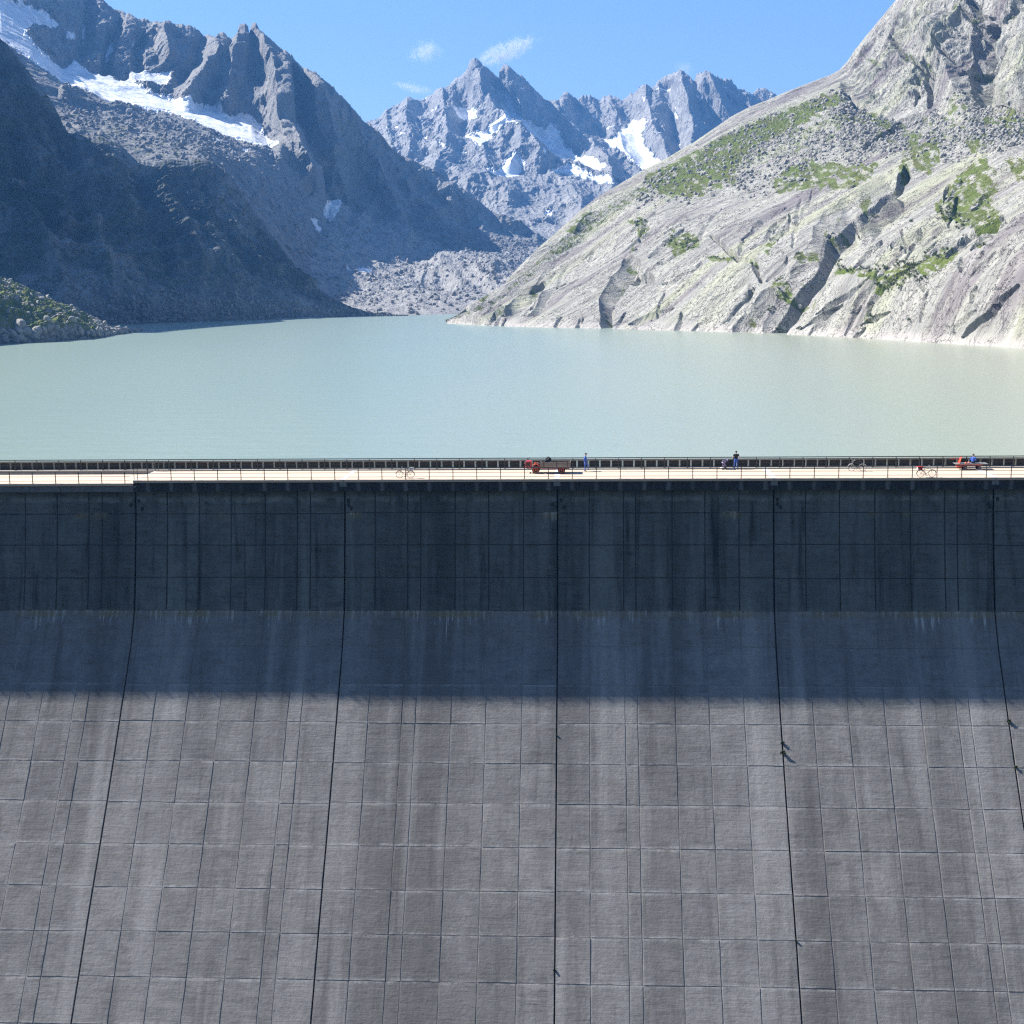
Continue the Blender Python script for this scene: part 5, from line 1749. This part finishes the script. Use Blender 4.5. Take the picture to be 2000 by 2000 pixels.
for s in (-0.32, 0.32):
    ch.box(-HW - 0.75, HW + 0.75, s - 0.05, s + 0.05, 0.46, 0.57)
for xq in (-HW - 0.7, -HW, -0.3, 0.5, HW, HW + 0.7):
    ch.box(xq - 0.04, xq + 0.04, -0.36, 0.36, 0.475, 0.555)
ch.tube([(-HW, -0.5, 0.355), (-HW, 0.5, 0.355)], 0.05, 10)
ch.tube([(HW, -0.5, 0.355), (HW, 0.5, 0.355)], 0.06, 10)
ch.build('chassis', mat_red, tr)
MB().box(-HW - 0.36, HW + 0.83, -0.74, -0.66, 0.575, 0.635, bev=0.01).build('running_board', mat_greyplat, tr)
MB().box(-HW - 0.36, HW + 0.83, 0.66, 0.74, 0.575, 0.635, bev=0.01).build('running_board', mat_greyplat, tr)
hood = MB()
hood.prism([(-HW - 1.02, 0.60), (-HW - 1.03, 1.02), (-HW - 0.97, 1.13), (-HW - 0.85, 1.18), (-HW - 0.46, 1.16), (-HW - 0.43, 1.10), (-HW - 0.43, 0.60)], -0.36, 0.36)
ho = hood.build('hood', mat_red, tr)
gr = MB()
for q in range(7):
    gr.box(-HW - 1.045, -HW - 1.025, -0.26, 0.26, 0.66 + q * 0.055, 0.685 + q * 0.055)
gr.build('grille', mat_iron, ho)
MB().box(-HW - 0.94, -HW - 0.52, -0.372, -0.362, 0.66, 1.05, bev=0.004).build('hood_opening', mat_iron, ho)
for s in (-0.27, 0.27):
    MB().lathe((-HW - 1.06, s, 1.02), [(0.02, 0.06), (0.075, 0.03), (0.08, -0.02), (0.06, -0.025)], 'X', 14).build('headlight', mat_chrome, tr, True)
MB().box(-HW - 1.12, -HW - 1.04, -0.5, 0.5, 0.46, 0.56, bev=0.015).build('bumper', mat_red, tr)
for s in (-1, 1):
    fd = MB()
    pts = [(0.36, 0.64), (0.30, 0.78), (0.14, 0.90), (-0.06, 0.92), (-0.24, 0.84), (-0.36, 0.68)]
    for a, b_ in zip(pts[:-1], pts[1:]):
        y0, y1 = (s * 0.40, s * 0.70)
        fd.add([(-HW + a[0], y0, a[1]), (-HW + b_[0], y0, b_[1]), (-HW + b_[0], y1, b_[1]), (-HW + a[0], y1, a[1]),
                (-HW + a[0], y0, a[1] + 0.02), (-HW + b_[0], y0, b_[1] + 0.02), (-HW + b_[0], y1, b_[1] + 0.02), (-HW + a[0], y1, a[1] + 0.02)],
               [(0, 1, 2, 3), (7, 6, 5, 4), (0, 4, 5, 1), (1, 5, 6, 2), (2, 6, 7, 3), (3, 7, 4, 0)])
    fd.build('mudguard', mat_orange, tr)
sw = MB()
sw.tube([(-HW - 0.42, -0.12, 0.85), (-HW - 0.10, -0.14, 1.10)], 0.022, 8)
sw.build('steering_column', mat_iron, tr, True)
stw = MB().ring((0, 0, 0), 0.19, 0.014, 'Z', 22, 6)
for q in range(3):
    a = 2.1 * q
    stw.tube([(0, 0, 0), (0.19 * math.cos(a), 0.19 * math.sin(a), 0)], 0.009, 5)
so = stw.build('steering_wheel', mat_saddle, tr, True)
so.location = (-HW - 0.08, -0.14, 1.12)
so.rotation_euler = (0, math.radians(38), 0)
st = MB().box(-HW + 0.10, -HW + 0.42, -0.34, 0.34, 0.80, 0.90, bev=0.03).build('seat', mat_saddle, tr)
MB().box(-HW + 0.36, -HW + 0.43, -0.34, 0.34, 0.90, 1.16, bev=0.03).build('seat_back', mat_saddle, st)
MB().box(-HW + 0.12, -HW + 0.40, -0.30, 0.30, 0.575, 0.80, bev=0.02).build('seat_box', mat_red, st)
for (dx, dy, l) in ((-0.30, 0.06, 0.34), (-0.20, 0.12, 0.30), (-0.12, -0.26, 0.28)):
    MB().tube([(-HW + dx, dy, 0.60), (-HW + dx + 0.06, dy, 0.60 + l)], [0.012, 0.010], 6).build('lever', mat_chrome, tr, True)
MB().tube([(-HW - 0.72, 0.30, 1.15), (-HW - 0.72, 0.30, 1.42), (-HW - 0.66, 0.30, 1.47)], 0.028, 8).build('exhaust_pipe', mat_iron, tr, True)
B0, B1 = -HW + 0.45, HW + 0.84
bed = MB()
for q in range(7):
    bed.box(B0, B1, -0.75 + q * 0.2143, -0.75 + q * 0.2143 + 0.205, 0.645, 0.69)
bed.build('bed_floor', mat_plank, tr)
for s in (-1, 1):
    sb = empty('side_board')
    sb.parent = tr
    for q in range(3):
        MB().box(B0, B1, s * 0.765 - 0.018, s * 0.765 + 0.018, 0.70 + q * 0.142, 0.70 + q * 0.142 + 0.136, bev=0.006).build('plank', mat_plank, sb)
    for xq in (B0 + 0.33, (B0 + B1) / 2 + 0.12, B1 - 0.28):
        MB().box(xq - 0.03, xq + 0.03, s * 0.765 + s * 0.02, s * 0.765 + s * 0.045, 0.64, 1.13, bev=0.004).build('stake', mat_iron, sb)
for xq, nm in ((B0 + 0.02, 'head_board'), (B1 - 0.02, 'tail_board')):
    sb = empty(nm)
    sb.parent = tr
    for q in range(3):
        MB().box(xq - 0.018, xq + 0.018, -0.745, 0.745, 0.70 + q * 0.142, 0.70 + q * 0.142 + 0.136, bev=0.006).build('plank', mat_plank, sb)
# load
for (dx, dy, sx, sy, sz, seed, lab) in ((0.36, -0.20, 0.34, 0.40, 0.32, 3, 'large black sack slumped at the front of the plank flatbed'), (0.70, 0.12, 0.30, 0.42, 0.42, 5, 'tall black bundle heaped high on the plank flatbed'),
                                        (1.02, -0.1, 0.26, 0.34, 0.25, 8, 'small dark sack behind the tall bundle on the flatbed')):
    bm = bmesh.new()
    bmesh.ops.create_icosphere(bm, subdivisions=4, radius=1.0)
    for v in bm.verts:
        q = np.array(v.co)
        k = 1 + 0.32 * float(ridged(np.array([q[0] * 1.7 + seed]), np.array([q[1] * 1.7]), np.array([q[2] * 1.7]), 3)[0]) - 0.1
        v.co = Vector((v.co.x * k * sx, v.co.y * k * sy, max(v.co.z * k, -0.75) * sz))
    me = bpy.data.meshes.new('black_sack')
    bm.to_mesh(me); bm.free()
    me.materials.append(mat_bag)
    o = link_mesh('black_sack', me)
    M = tr.matrix_basis if False else Matrix.Translation(tr.location) @ Matrix.Rotation(tr.rotation_euler.z, 4, 'Z')
    o.location = M @ Vector((B0 + dx, dy, 0.69 + 0.74 * sz + 0.1))
    tag(o, lab, 'sack', 'sacks on the flatbed')

# ------------------------------------------------------------------ red hand cart at the lake side
ax, ay = deck(1885, 917.4)
bx_, by_ = deck(1913, 917.4)
ct = empty('flat_cart', ((ax + bx_) / 2, (ay + by_) / 2 + 0.42, 0), 0.0)
tag(ct, 'low red flat cart with grey board platform and upright handle frame beside the lake railing', 'cart')
CH = (bx_ - ax) / 2
pl = empty('platform')
pl.parent = ct
for q in range(6):
    MB().box(-CH - 0.92, CH + 0.80, -0.58 + q * 0.195, -0.58 + q * 0.195 + 0.187, 0.52, 0.57, bev=0.006).build('board', mat_greyplat, pl)
cf = MB()
for s in (-0.42, 0.42):
    cf.box(-CH - 0.48, CH + 0.32, s - 0.04, s + 0.04, 0.41, 0.515)
for xq in (-CH - 0.4, 0.0, CH + 0.25):
    cf.box(xq - 0.035, xq + 0.035, -0.40, 0.40, 0.42, 0.50)
cf.build('chassis', mat_redorange, ct)
for xc in (-CH, CH):
    MB().tube([(xc, -0.40, 0.165), (xc, 0.40, 0.165)], 0.028, 8).build('axle', mat_iron, ct, True)
    MB().box(xc - 0.05, xc + 0.05, -0.36, 0.36, 0.18, 0.42, bev=0.01).build('bolster', mat_redorange, ct)
    for s in (-1, 1):
        w = MB().lathe((xc, s * 0.44, 0.165), [(0.10, -0.05), (0.150, -0.055), (0.165, -0.03), (0.165, 0.03), (0.150, 0.055), (0.10, 0.05)], 'Y', 22).build('wheel', mat_tyre, ct, True)
        MB().lathe((xc, s * 0.44 + s * 0.052, 0.165), [(0.115, -0.02 * s), (0.11, 0.006 * s), (0.05, 0.0), (0.045, 0.02 * s), (0.01, 0.022 * s)], 'Y', 18).build('rim', mat_hubgrey, w, True)
MB().box(-CH - 0.74, -CH - 0.30, -0.30, 0.30, 0.22, 0.50, bev=0.03).build('front_box', mat_redorange, ct)
hf = MB()
for s in (-0.30, 0.30):
    hf.tube([(-CH - 0.52, s, 0.57), (-CH - 0.34, s * 0.7, 1.12), (-CH - 0.28, s * 0.5, 1.20)], 0.030, 8)
hf.tube([(-CH - 0.36, -0.22, 1.10), (-CH - 0.36, 0.22, 1.10)], 0.022, 8)
hf.tube([(-CH - 0.44, -0.27, 0.80), (-CH - 0.44, 0.27, 0.80)], 0.022, 8)
hf.add([(-CH - 0.50, -0.30, 0.58), (-CH - 0.50, 0.30, 0.58), (-CH - 0.36, 0.21, 1.09), (-CH - 0.36, -0.21, 1.09),
        (-CH - 0.48, -0.30, 0.58), (-CH - 0.48, 0.30, 0.58), (-CH - 0.34, 0.21, 1.09), (-CH - 0.34, -0.21, 1.09)],
       [(0, 1, 2, 3), (7, 6, 5, 4), (0, 4, 5, 1), (1, 5, 6, 2), (2, 6, 7, 3), (3, 7, 4, 0)])
hf.build('handle_frame', mat_redorange, ct, True)
MB().tube([(-CH - 0.38, 0.0, 0.98), (-CH - 0.85, 0.0, 0.99), (-CH - 1.32, 0.0, 0.98)], [0.022, 0.018, 0.016], 8).build('drawbar', mat_redorange, ct, True)

# helmet and cloth on the cart
hx, hy = ct.location.x - 0.60, ct.location.y - 0.30
hm = empty('helmet', (hx, hy, 0.572))
tag(hm, 'orange and white helmet lying on the cart beside the seated person', 'helmet')
MB().lathe((0, 0, 0), [(0.135, 0.0), (0.138, 0.05), (0.120, 0.11), (0.080, 0.15), (0.030, 0.168)], 'Z', 20).build('shell', mat_orangehelm, hm, True)
MB().box(-0.150, -0.085, -0.09, 0.03, 0.005, 0.105, bev=0.02).build('visor', mat_white, hm)
bm = bmesh.new()
bmesh.ops.create_icosphere(bm, subdivisions=3, radius=1.0)
for v in bm.verts:
    k = 1 + 0.25 * float(perlin(np.array([v.co.x * 2.2]), np.array([v.co.y * 2.2]), np.array([v.co.z * 2.2]))[0])
    v.co = Vector((v.co.x * 0.11 * k, v.co.y * 0.10 * k, max(v.co.z * k, -0.6) * 0.12))
me = bpy.data.meshes.new('cloth_bundle')
bm.to_mesh(me); bm.free()
me.materials.append(mat_pink)
cb = link_mesh('cloth_bundle', me)
cb.location = (hx + 0.27, hy - 0.06, 0.575 + 0.07)
tag(cb, 'small pink cloth bundle between the helmet and the seated person', 'cloth')

# ------------------------------------------------------------------ pushchair
sx_, sy_ = deck(1414.6, 917.3)
pc = empty('pushchair', (sx_, sy_ + 0.18, 0), math.radians(8))
tag(pc, 'dark pushchair with lavender frame and pale footrest beside the person in black', 'pushchair')
for (wx, wy) in ((-0.20, -0.22), (-0.20, 0.22), (0.17, -0.25), (0.17, 0.25)):
    w = MB().lathe((wx, wy, 0.10), [(0.065, -0.02), (0.095, -0.022), (0.10, 0.0), (0.095, 0.022), (0.065, 0.02)], 'Y', 18).build('wheel', mat_tyre, pc, True)
    MB().lathe((wx, wy, 0.10), [(0.064, -0.012), (0.02, -0.025), (0.02, 0.025), (0.064, 0.012)], 'Y', 14).build('rim', mat_hubgrey, w, True)
fr = MB()
for s in (-0.22, 0.22):
    fr.tube([(-0.22, s, 0.12), (-0.05, s, 0.50), (0.10, s, 0.80), (0.30, s, 0.93)], 0.017, 8)
    fr.tube([(0.18, s, 0.12), (0.02, s, 0.55), (-0.08, s, 0.72)], 0.017, 8)
fr.tube([(0.30, -0.22, 0.93), (0.30, 0.22, 0.93)], 0.020, 8)
fr.tube([(-0.22, -0.22, 0.14), (-0.22, 0.22, 0.14)], 0.015, 8)
fr.build('frame', mat_lavender, pc, True)
MB().box(-0.34, -0.14, -0.17, 0.17, 0.14, 0.20, bev=0.02).build('footrest', mat_white, pc)
MB().prism([(-0.14, 0.26), (-0.10, 0.36), (0.06, 0.36), (0.18, 0.82), (0.27, 0.80), (0.20, 0.26)], -0.19, 0.19).build('seat', mat_navy, pc)
hd = MB()
for q in range(6):
    a0, a1 = math.radians(25 + q * 22), math.radians(25 + (q + 1) * 22)
    c = (0.06, 0.66)
    r0, r1 = 0.24, 0.27
    hd.prism([(c[0] + r0 * math.cos(a0), c[1] + r0 * math.sin(a0)), (c[0] + r1 * math.cos(a0), c[1] + r1 * math.sin(a0)), (c[0] + r1 * math.cos(a1), c[1] + r1 * math.sin(a1)), (c[0] + r0 * math.cos(a1), c[1] + r0 * math.sin(a1))], -0.21, 0.21)
hd.build('hood', mat_navy, pc)
MB().box(-0.20, 0.0, -0.20, 0.20, 0.62, 0.72, bev=0.03).build('tray_cloth', mat_lavender, pc)


# ------------------------------------------------------------------ people
def person(name_loc, rz, label, J, looks, hairmat=mat_hair, cap=False, sitting=False):
    """J: joints in metres, x to the right, y forward, z up. One closed body surface; material follows the clothing."""
    root = empty('person', name_loc, rz)
    tag(root, label, 'person')
    V = {k: Vector(v) for k, v in J.items()}
    bones = []            # (a, b, ra, rb, slot)

    def bone(a, b, ra, rb, slot):
        a = V[a] if isinstance(a, str) else Vector(a)
        b = V[b] if isinstance(b, str) else Vector(b)
        bones.append((a, b, ra, rb, slot))
    SK, TOP, LEG, SHOE, EYE = 0, 1, 2, 3, 4
    side = (V['sh_r'] - V['sh_l']).normalized()
    hipx = (V['hip_r'] - V['hip_l']).normalized()
    up = (V['neck'] - V['pelvis']).normalized()
    fwd = up.cross(side).normalized() * -1
    if fwd.dot(Vector((0, 1, 0))) < 0: fwd = -fwd
    for s in (-0.075, 0.0, 0.075):
        bone(V['pelvis'] + hipx * s, V['chest'] + side * s * 1.15, 0.118 - abs(s) * .3, 0.122 - abs(s) * .3, TOP)
        bone(V['pelvis'] + hipx * s - up * 0.03, V['pelvis'] + hipx * s + up * 0.06, 0.118, 0.115, LEG)
    bone('chest', V['neck'] - up * 0.04, 0.115, 0.075, TOP)
    for s in ('l', 'r'):
        bone(V['chest'] + (V['sh_' + s] - V['chest']) * 0.4, 'sh_' + s, 0.085, 0.068, TOP)
        sl = TOP if looks['sleeve'] else SK
        bone('sh_' + s, V['sh_' + s] + (V['el_' + s] - V['sh_' + s]) * 0.55, 0.064, 0.056, TOP)
        bone(V['sh_' + s] + (V['el_' + s] - V['sh_' + s]) * 0.5, 'el_' + s, 0.052 if sl else 0.046, 0.044 if sl else 0.040, sl)
        bone('el_' + s, V['wr_' + s], 0.044 if sl else 0.040, 0.036 if sl else 0.029, sl)
        # hand: palm, four fingers and a thumb, gently curled
        d = (V['wr_' + s] - V['el_' + s]).normalized()
        ax1 = d.cross(fwd)
        ax1 = ax1.normalized() if ax1.length > 0.2 else side.copy()
        pn = ax1.cross(d).normalized()
        w = V['wr_' + s]
        bone(w, w + d * 0.085 + ax1 * 0.018, 0.027, 0.026, SK)
        bone(w, w + d * 0.085 - ax1 * 0.018, 0.027, 0.026, SK)
        for q, (o_, l) in enumerate(((-0.033, 0.060), (-0.011, 0.075), (0.011, 0.080), (0.033, 0.070))):
            k0 = w + d * 0.088 + ax1 * o_
            k1 = k0 + d * l * 0.55 + pn * 0.012
            k2 = k1 + d * l * 0.35 + pn * 0.030
            bone(k0, k1, 0.0105, 0.0098, SK)
            bone(k1, k2, 0.0098, 0.0088, SK)
        t0 = w + d * 0.025 + ax1 * 0.03
        t1 = t0 + d * 0.032 + ax1 * 0.030 + pn * 0.012
        bone(t0, t1, 0.014, 0.012, SK)
        bone(t1, t1 + d * 0.034 + ax1 * 0.004 + pn * 0.014, 0.012, 0.010, SK)
        bone('hip_' + s, 'kn_' + s, 0.096, 0.064, LEG)
        bone('kn_' + s, V['kn_' + s] + (V['an_' + s] - V['kn_' + s]) * 0.4, 0.062, 0.060, LEG)
        bone(V['kn_' + s] + (V['an_' + s] - V['kn_' + s]) * 0.4, V['an_' + s] + Vector((0, 0, 0.02)), 0.060, 0.050, LEG)
        toe = Vector(J['toe_' + s])
        bone(V['an_' + s] - Vector((0, 0, 0.03)) - (toe - V['an_' + s]).normalized() * 0.03, toe, 0.046, 0.036, SHOE)
    bone(V['neck'] - up * 0.05, V['head'] - up * 0.04, 0.058, 0.055, SK)
    hf = (Vector(looks.get('look', (0, 1, 0))).normalized())
    hs = hf.cross(Vector((0, 0, 1))).normalized()
    hd_ = V['head']
    bone(hd_ + Vector((0, 0, 0.045)) - hf * 0.012, hd_ + Vector((0, 0, 0.02)) + hf * 0.012, 0.090, 0.086, SK)
    bone(hd_ + Vector((0, 0, 0.0)) + hf * 0.02, hd_ - Vector((0, 0, 0.075)) + hf * 0.052, 0.072, 0.040, SK)
    bone(hd_ + hf * 0.098 + Vector((0, 0, 0.012)), hd_ + hf * 0.118 - Vector((0, 0, 0.022)), 0.010, 0.014, SK)
    for q in (-1, 1):
        bone(hd_ + hs * q * 0.088 + Vector((0, 0, 0.018)), hd_ + hs * q * 0.086 - Vector((0, 0, 0.022)), 0.013, 0.011, SK)
    mb = MB()
    for a, b, ra, rb, _ in bones:
        n = 12 if max(ra, rb) > 0.03 else 8
        pts, rad = [], []
        d = (b - a)
        L = d.length
        d = d.normalized() if L > 1e-6 else Vector((0, 0, 1))
        for q in range(4):
            an = math.pi / 2 * q / 4
            pts.append(a - d * ra * math.cos(an)); rad.append(max(ra * math.sin(an), 0.002))
        pts.append(a); rad.append(ra)
        pts.append(b); rad.append(rb)
        for q in range(3, -1, -1):
            an = math.pi / 2 * q / 4
            pts.append(b + d * rb * math.cos(an)); rad.append(max(rb * math.sin(an), 0.002))
        mb.tube(pts, rad, n)
    tmp = mesh_obj('body_form', mb.v, mb.f)
    bmx = bmesh.new(); bmx.from_mesh(tmp.data); bmesh.ops.recalc_face_normals(bmx, faces=bmx.faces); bmx.to_mesh(tmp.data); bmx.free()
    rm = tmp.modifiers.new('remesh', 'REMESH')
    rm.mode = 'VOXEL'
    rm.voxel_size = 0.0105
    smo = tmp.modifiers.new('smooth', 'SMOOTH')
    smo.factor, smo.iterations = 0.5, 3
    dg = bpy.context.evaluated_depsgraph_get()
    ev = tmp.evaluated_get(dg)
    me = bpy.data.meshes.new_from_object(ev)
    old = tmp.data
    bpy.data.objects.remove(tmp)
    bpy.data.meshes.remove(old)
    me.name = 'body'
    n = len(me.polygons)
    cen = np.empty(n * 3, np.float32); me.polygons.foreach_get('center', cen); cen = cen.reshape(-1, 3)
    best = np.full(n, 1e9); slot = np.zeros(n, np.int32)
    for a, b, ra, rb, sl in bones:
        a_, b_ = np.array(a), np.array(b)
        d = b_ - a_
        tt = np.clip(((cen - a_) @ d) / (d @ d + 1e-9), 0, 1)
        dist = np.linalg.norm(cen - (a_ + tt[:, None] * d), axis=1) - (ra + (rb - ra) * tt)
        if sl == LEG: dist = dist - 0.002
        k = dist < best
        best[k] = dist[k]; slot[k] = sl
    for q in (-1, 1):
        e = np.array(hd_ + hf * 0.084 + hs * q * 0.033 + Vector((0, 0, 0.012)))
        slot[np.linalg.norm(cen - e, axis=1) < 0.014] = EYE
    me.materials.clear()
    for m in (mat_skin, looks['top'], looks['legs'], looks['shoes'], mat_eye):
        me.materials.append(m)
    me.polygons.foreach_set('material_index', slot)
    me.polygons.foreach_set('use_smooth', np.ones(n, bool))
    me.update()
    link_mesh('body', me, root)
    # hair or cap: a shell over the crown, back and sides
    bm = bmesh.new()
    bmesh.ops.create_icosphere(bm, subdivisions=4, radius=0.106)
    dele = []
    for v in bm.verts:
        p = v.co.copy()
        f = p.dot(hf) / 0.106
        zc = p.z / 0.106
        if zc < (0.28 if f > 0.35 else -0.45 if not cap else 0.05): dele.append(v)
        v.co = hs * p.dot(hs) * 0.92 + hf * (p.dot(hf) * 1.03 - 0.008) + Vector((0, 0, p.z * 1.02)) + hd_ + Vector((0, 0, 0.042))
        v.co += v.normal * random.uniform(-0.002, 0.004)
    bmesh.ops.delete(bm, geom=dele, context='VERTS')
    bmesh.ops.solidify(bm, geom=list(bm.faces), thickness=0.012)
    hm_ = bpy.data.meshes.new('cap' if cap else 'hair')
    bm.to_mesh(hm_); bm.free()
    hm_.materials.append(hairmat)
    ho_ = link_mesh('cap' if cap else 'hair', hm_, root)
    if cap:
        br = MB()
        pk = [hd_ + Vector((0, 0, 0.055)) + hf * (0.085 + 0.085 * math.sin(a)) + hs * (0.075 * math.cos(a)) for a in np.linspace(0, math.pi, 9)]
        nn = len(pk)
        br.add([tuple(p) for p in pk] + [tuple(p + Vector((0, 0, 0.012))) for p in pk], [tuple(range(nn)), tuple(range(2 * nn - 1, nn - 1, -1))] + [(i, (i + 1) % nn, (i + 1) % nn + nn, i + nn) for i in range(nn)])
        br.build('cap_peak', hairmat, ho_)
    return root


wx_, wy_ = deck(1142.8, 920.2)
person((wx_, wy_, 0), -math.pi / 2, 'person in blue work overalls and dark cap walking along the crest behind the transporter', dict(
    pelvis=(0, 0, 0.95), chest=(0, 0.03, 1.30), neck=(0, 0.045, 1.49), head=(0, 0.07, 1.63),
    sh_l=(-0.19, 0.03, 1.43), sh_r=(0.19, 0.03, 1.43), el_l=(-0.25, 0.12, 1.16), el_r=(0.25, -0.10, 1.16), wr_l=(-0.23, 0.30, 1.02), wr_r=(0.25, -0.05, 0.92),
    hip_l=(-0.095, 0, 0.90), hip_r=(0.095, 0, 0.90), kn_l=(-0.10, 0.28, 0.54), kn_r=(0.10, 0.02, 0.49), an_l=(-0.10, 0.30, 0.17), an_r=(0.10, -0.03, 0.085), toe_l=(-0.11, 0.46, 0.16), toe_r=(0.11, 0.14, 0.036)),
    dict(top=mat_blue, legs=mat_blue, shoes=mat_shoe, sleeve=True), mat_hair, cap=True)
mx_, my_ = deck(1437.5, 916.6)
person((mx_, my_, 0), math.radians(6), 'person in black T-shirt and blue trousers standing with back turned at the lake railing', dict(
    pelvis=(0, 0, 0.97), chest=(0, 0.0, 1.33), neck=(0, 0.01, 1.52), head=(0, 0.04, 1.66),
    sh_l=(-0.205, 0, 1.45), sh_r=(0.205, 0, 1.45), el_l=(-0.30, 0.02, 1.18), el_r=(0.30, 0.04, 1.18), wr_l=(-0.16, 0.20, 1.08), wr_r=(0.14, 0.22, 1.10),
    hip_l=(-0.10, 0, 0.92), hip_r=(0.10, 0, 0.92), kn_l=(-0.15, 0.03, 0.50), kn_r=(0.14, 0.04, 0.50), an_l=(-0.17, -0.02, 0.085), an_r=(0.16, 0.0, 0.085), toe_l=(-0.21, 0.14, 0.036), toe_r=(0.20, 0.16, 0.036)),
    dict(top=mat_tee, legs=mat_jeans, shoes=mat_shoe, sleeve=False))
cxp, cyp = deck(1895.6, 906.0, 0.57)
person((ct.location.x + 0.10, ct.location.y - 0.22, 0.57), math.radians(-18), 'person in bright blue jacket and dark trousers sitting on the red cart facing the lake', dict(
    pelvis=(0, 0, 0.12), chest=(0, 0.05, 0.45), neck=(0, 0.10, 0.63), head=(0, 0.15, 0.77),
    sh_l=(-0.20, 0.07, 0.56), sh_r=(0.20, 0.07, 0.56), el_l=(-0.27, 0.16, 0.30), el_r=(0.27, 0.17, 0.30), wr_l=(-0.16, 0.38, 0.30), wr_r=(0.16, 0.40, 0.30),
    hip_l=(-0.10, 0.02, 0.11), hip_r=(0.10, 0.02, 0.11), kn_l=(-0.14, 0.42, 0.34), kn_r=(0.20, 0.42, 0.30), an_l=(-0.13, 0.66, 0.09), an_r=(0.22, 0.66, 0.09), toe_l=(-0.15, 0.82, 0.045), toe_r=(0.25, 0.82, 0.045)),
    dict(top=mat_blue, legs=mat_navy, shoes=mat_shoe, sleeve=True))
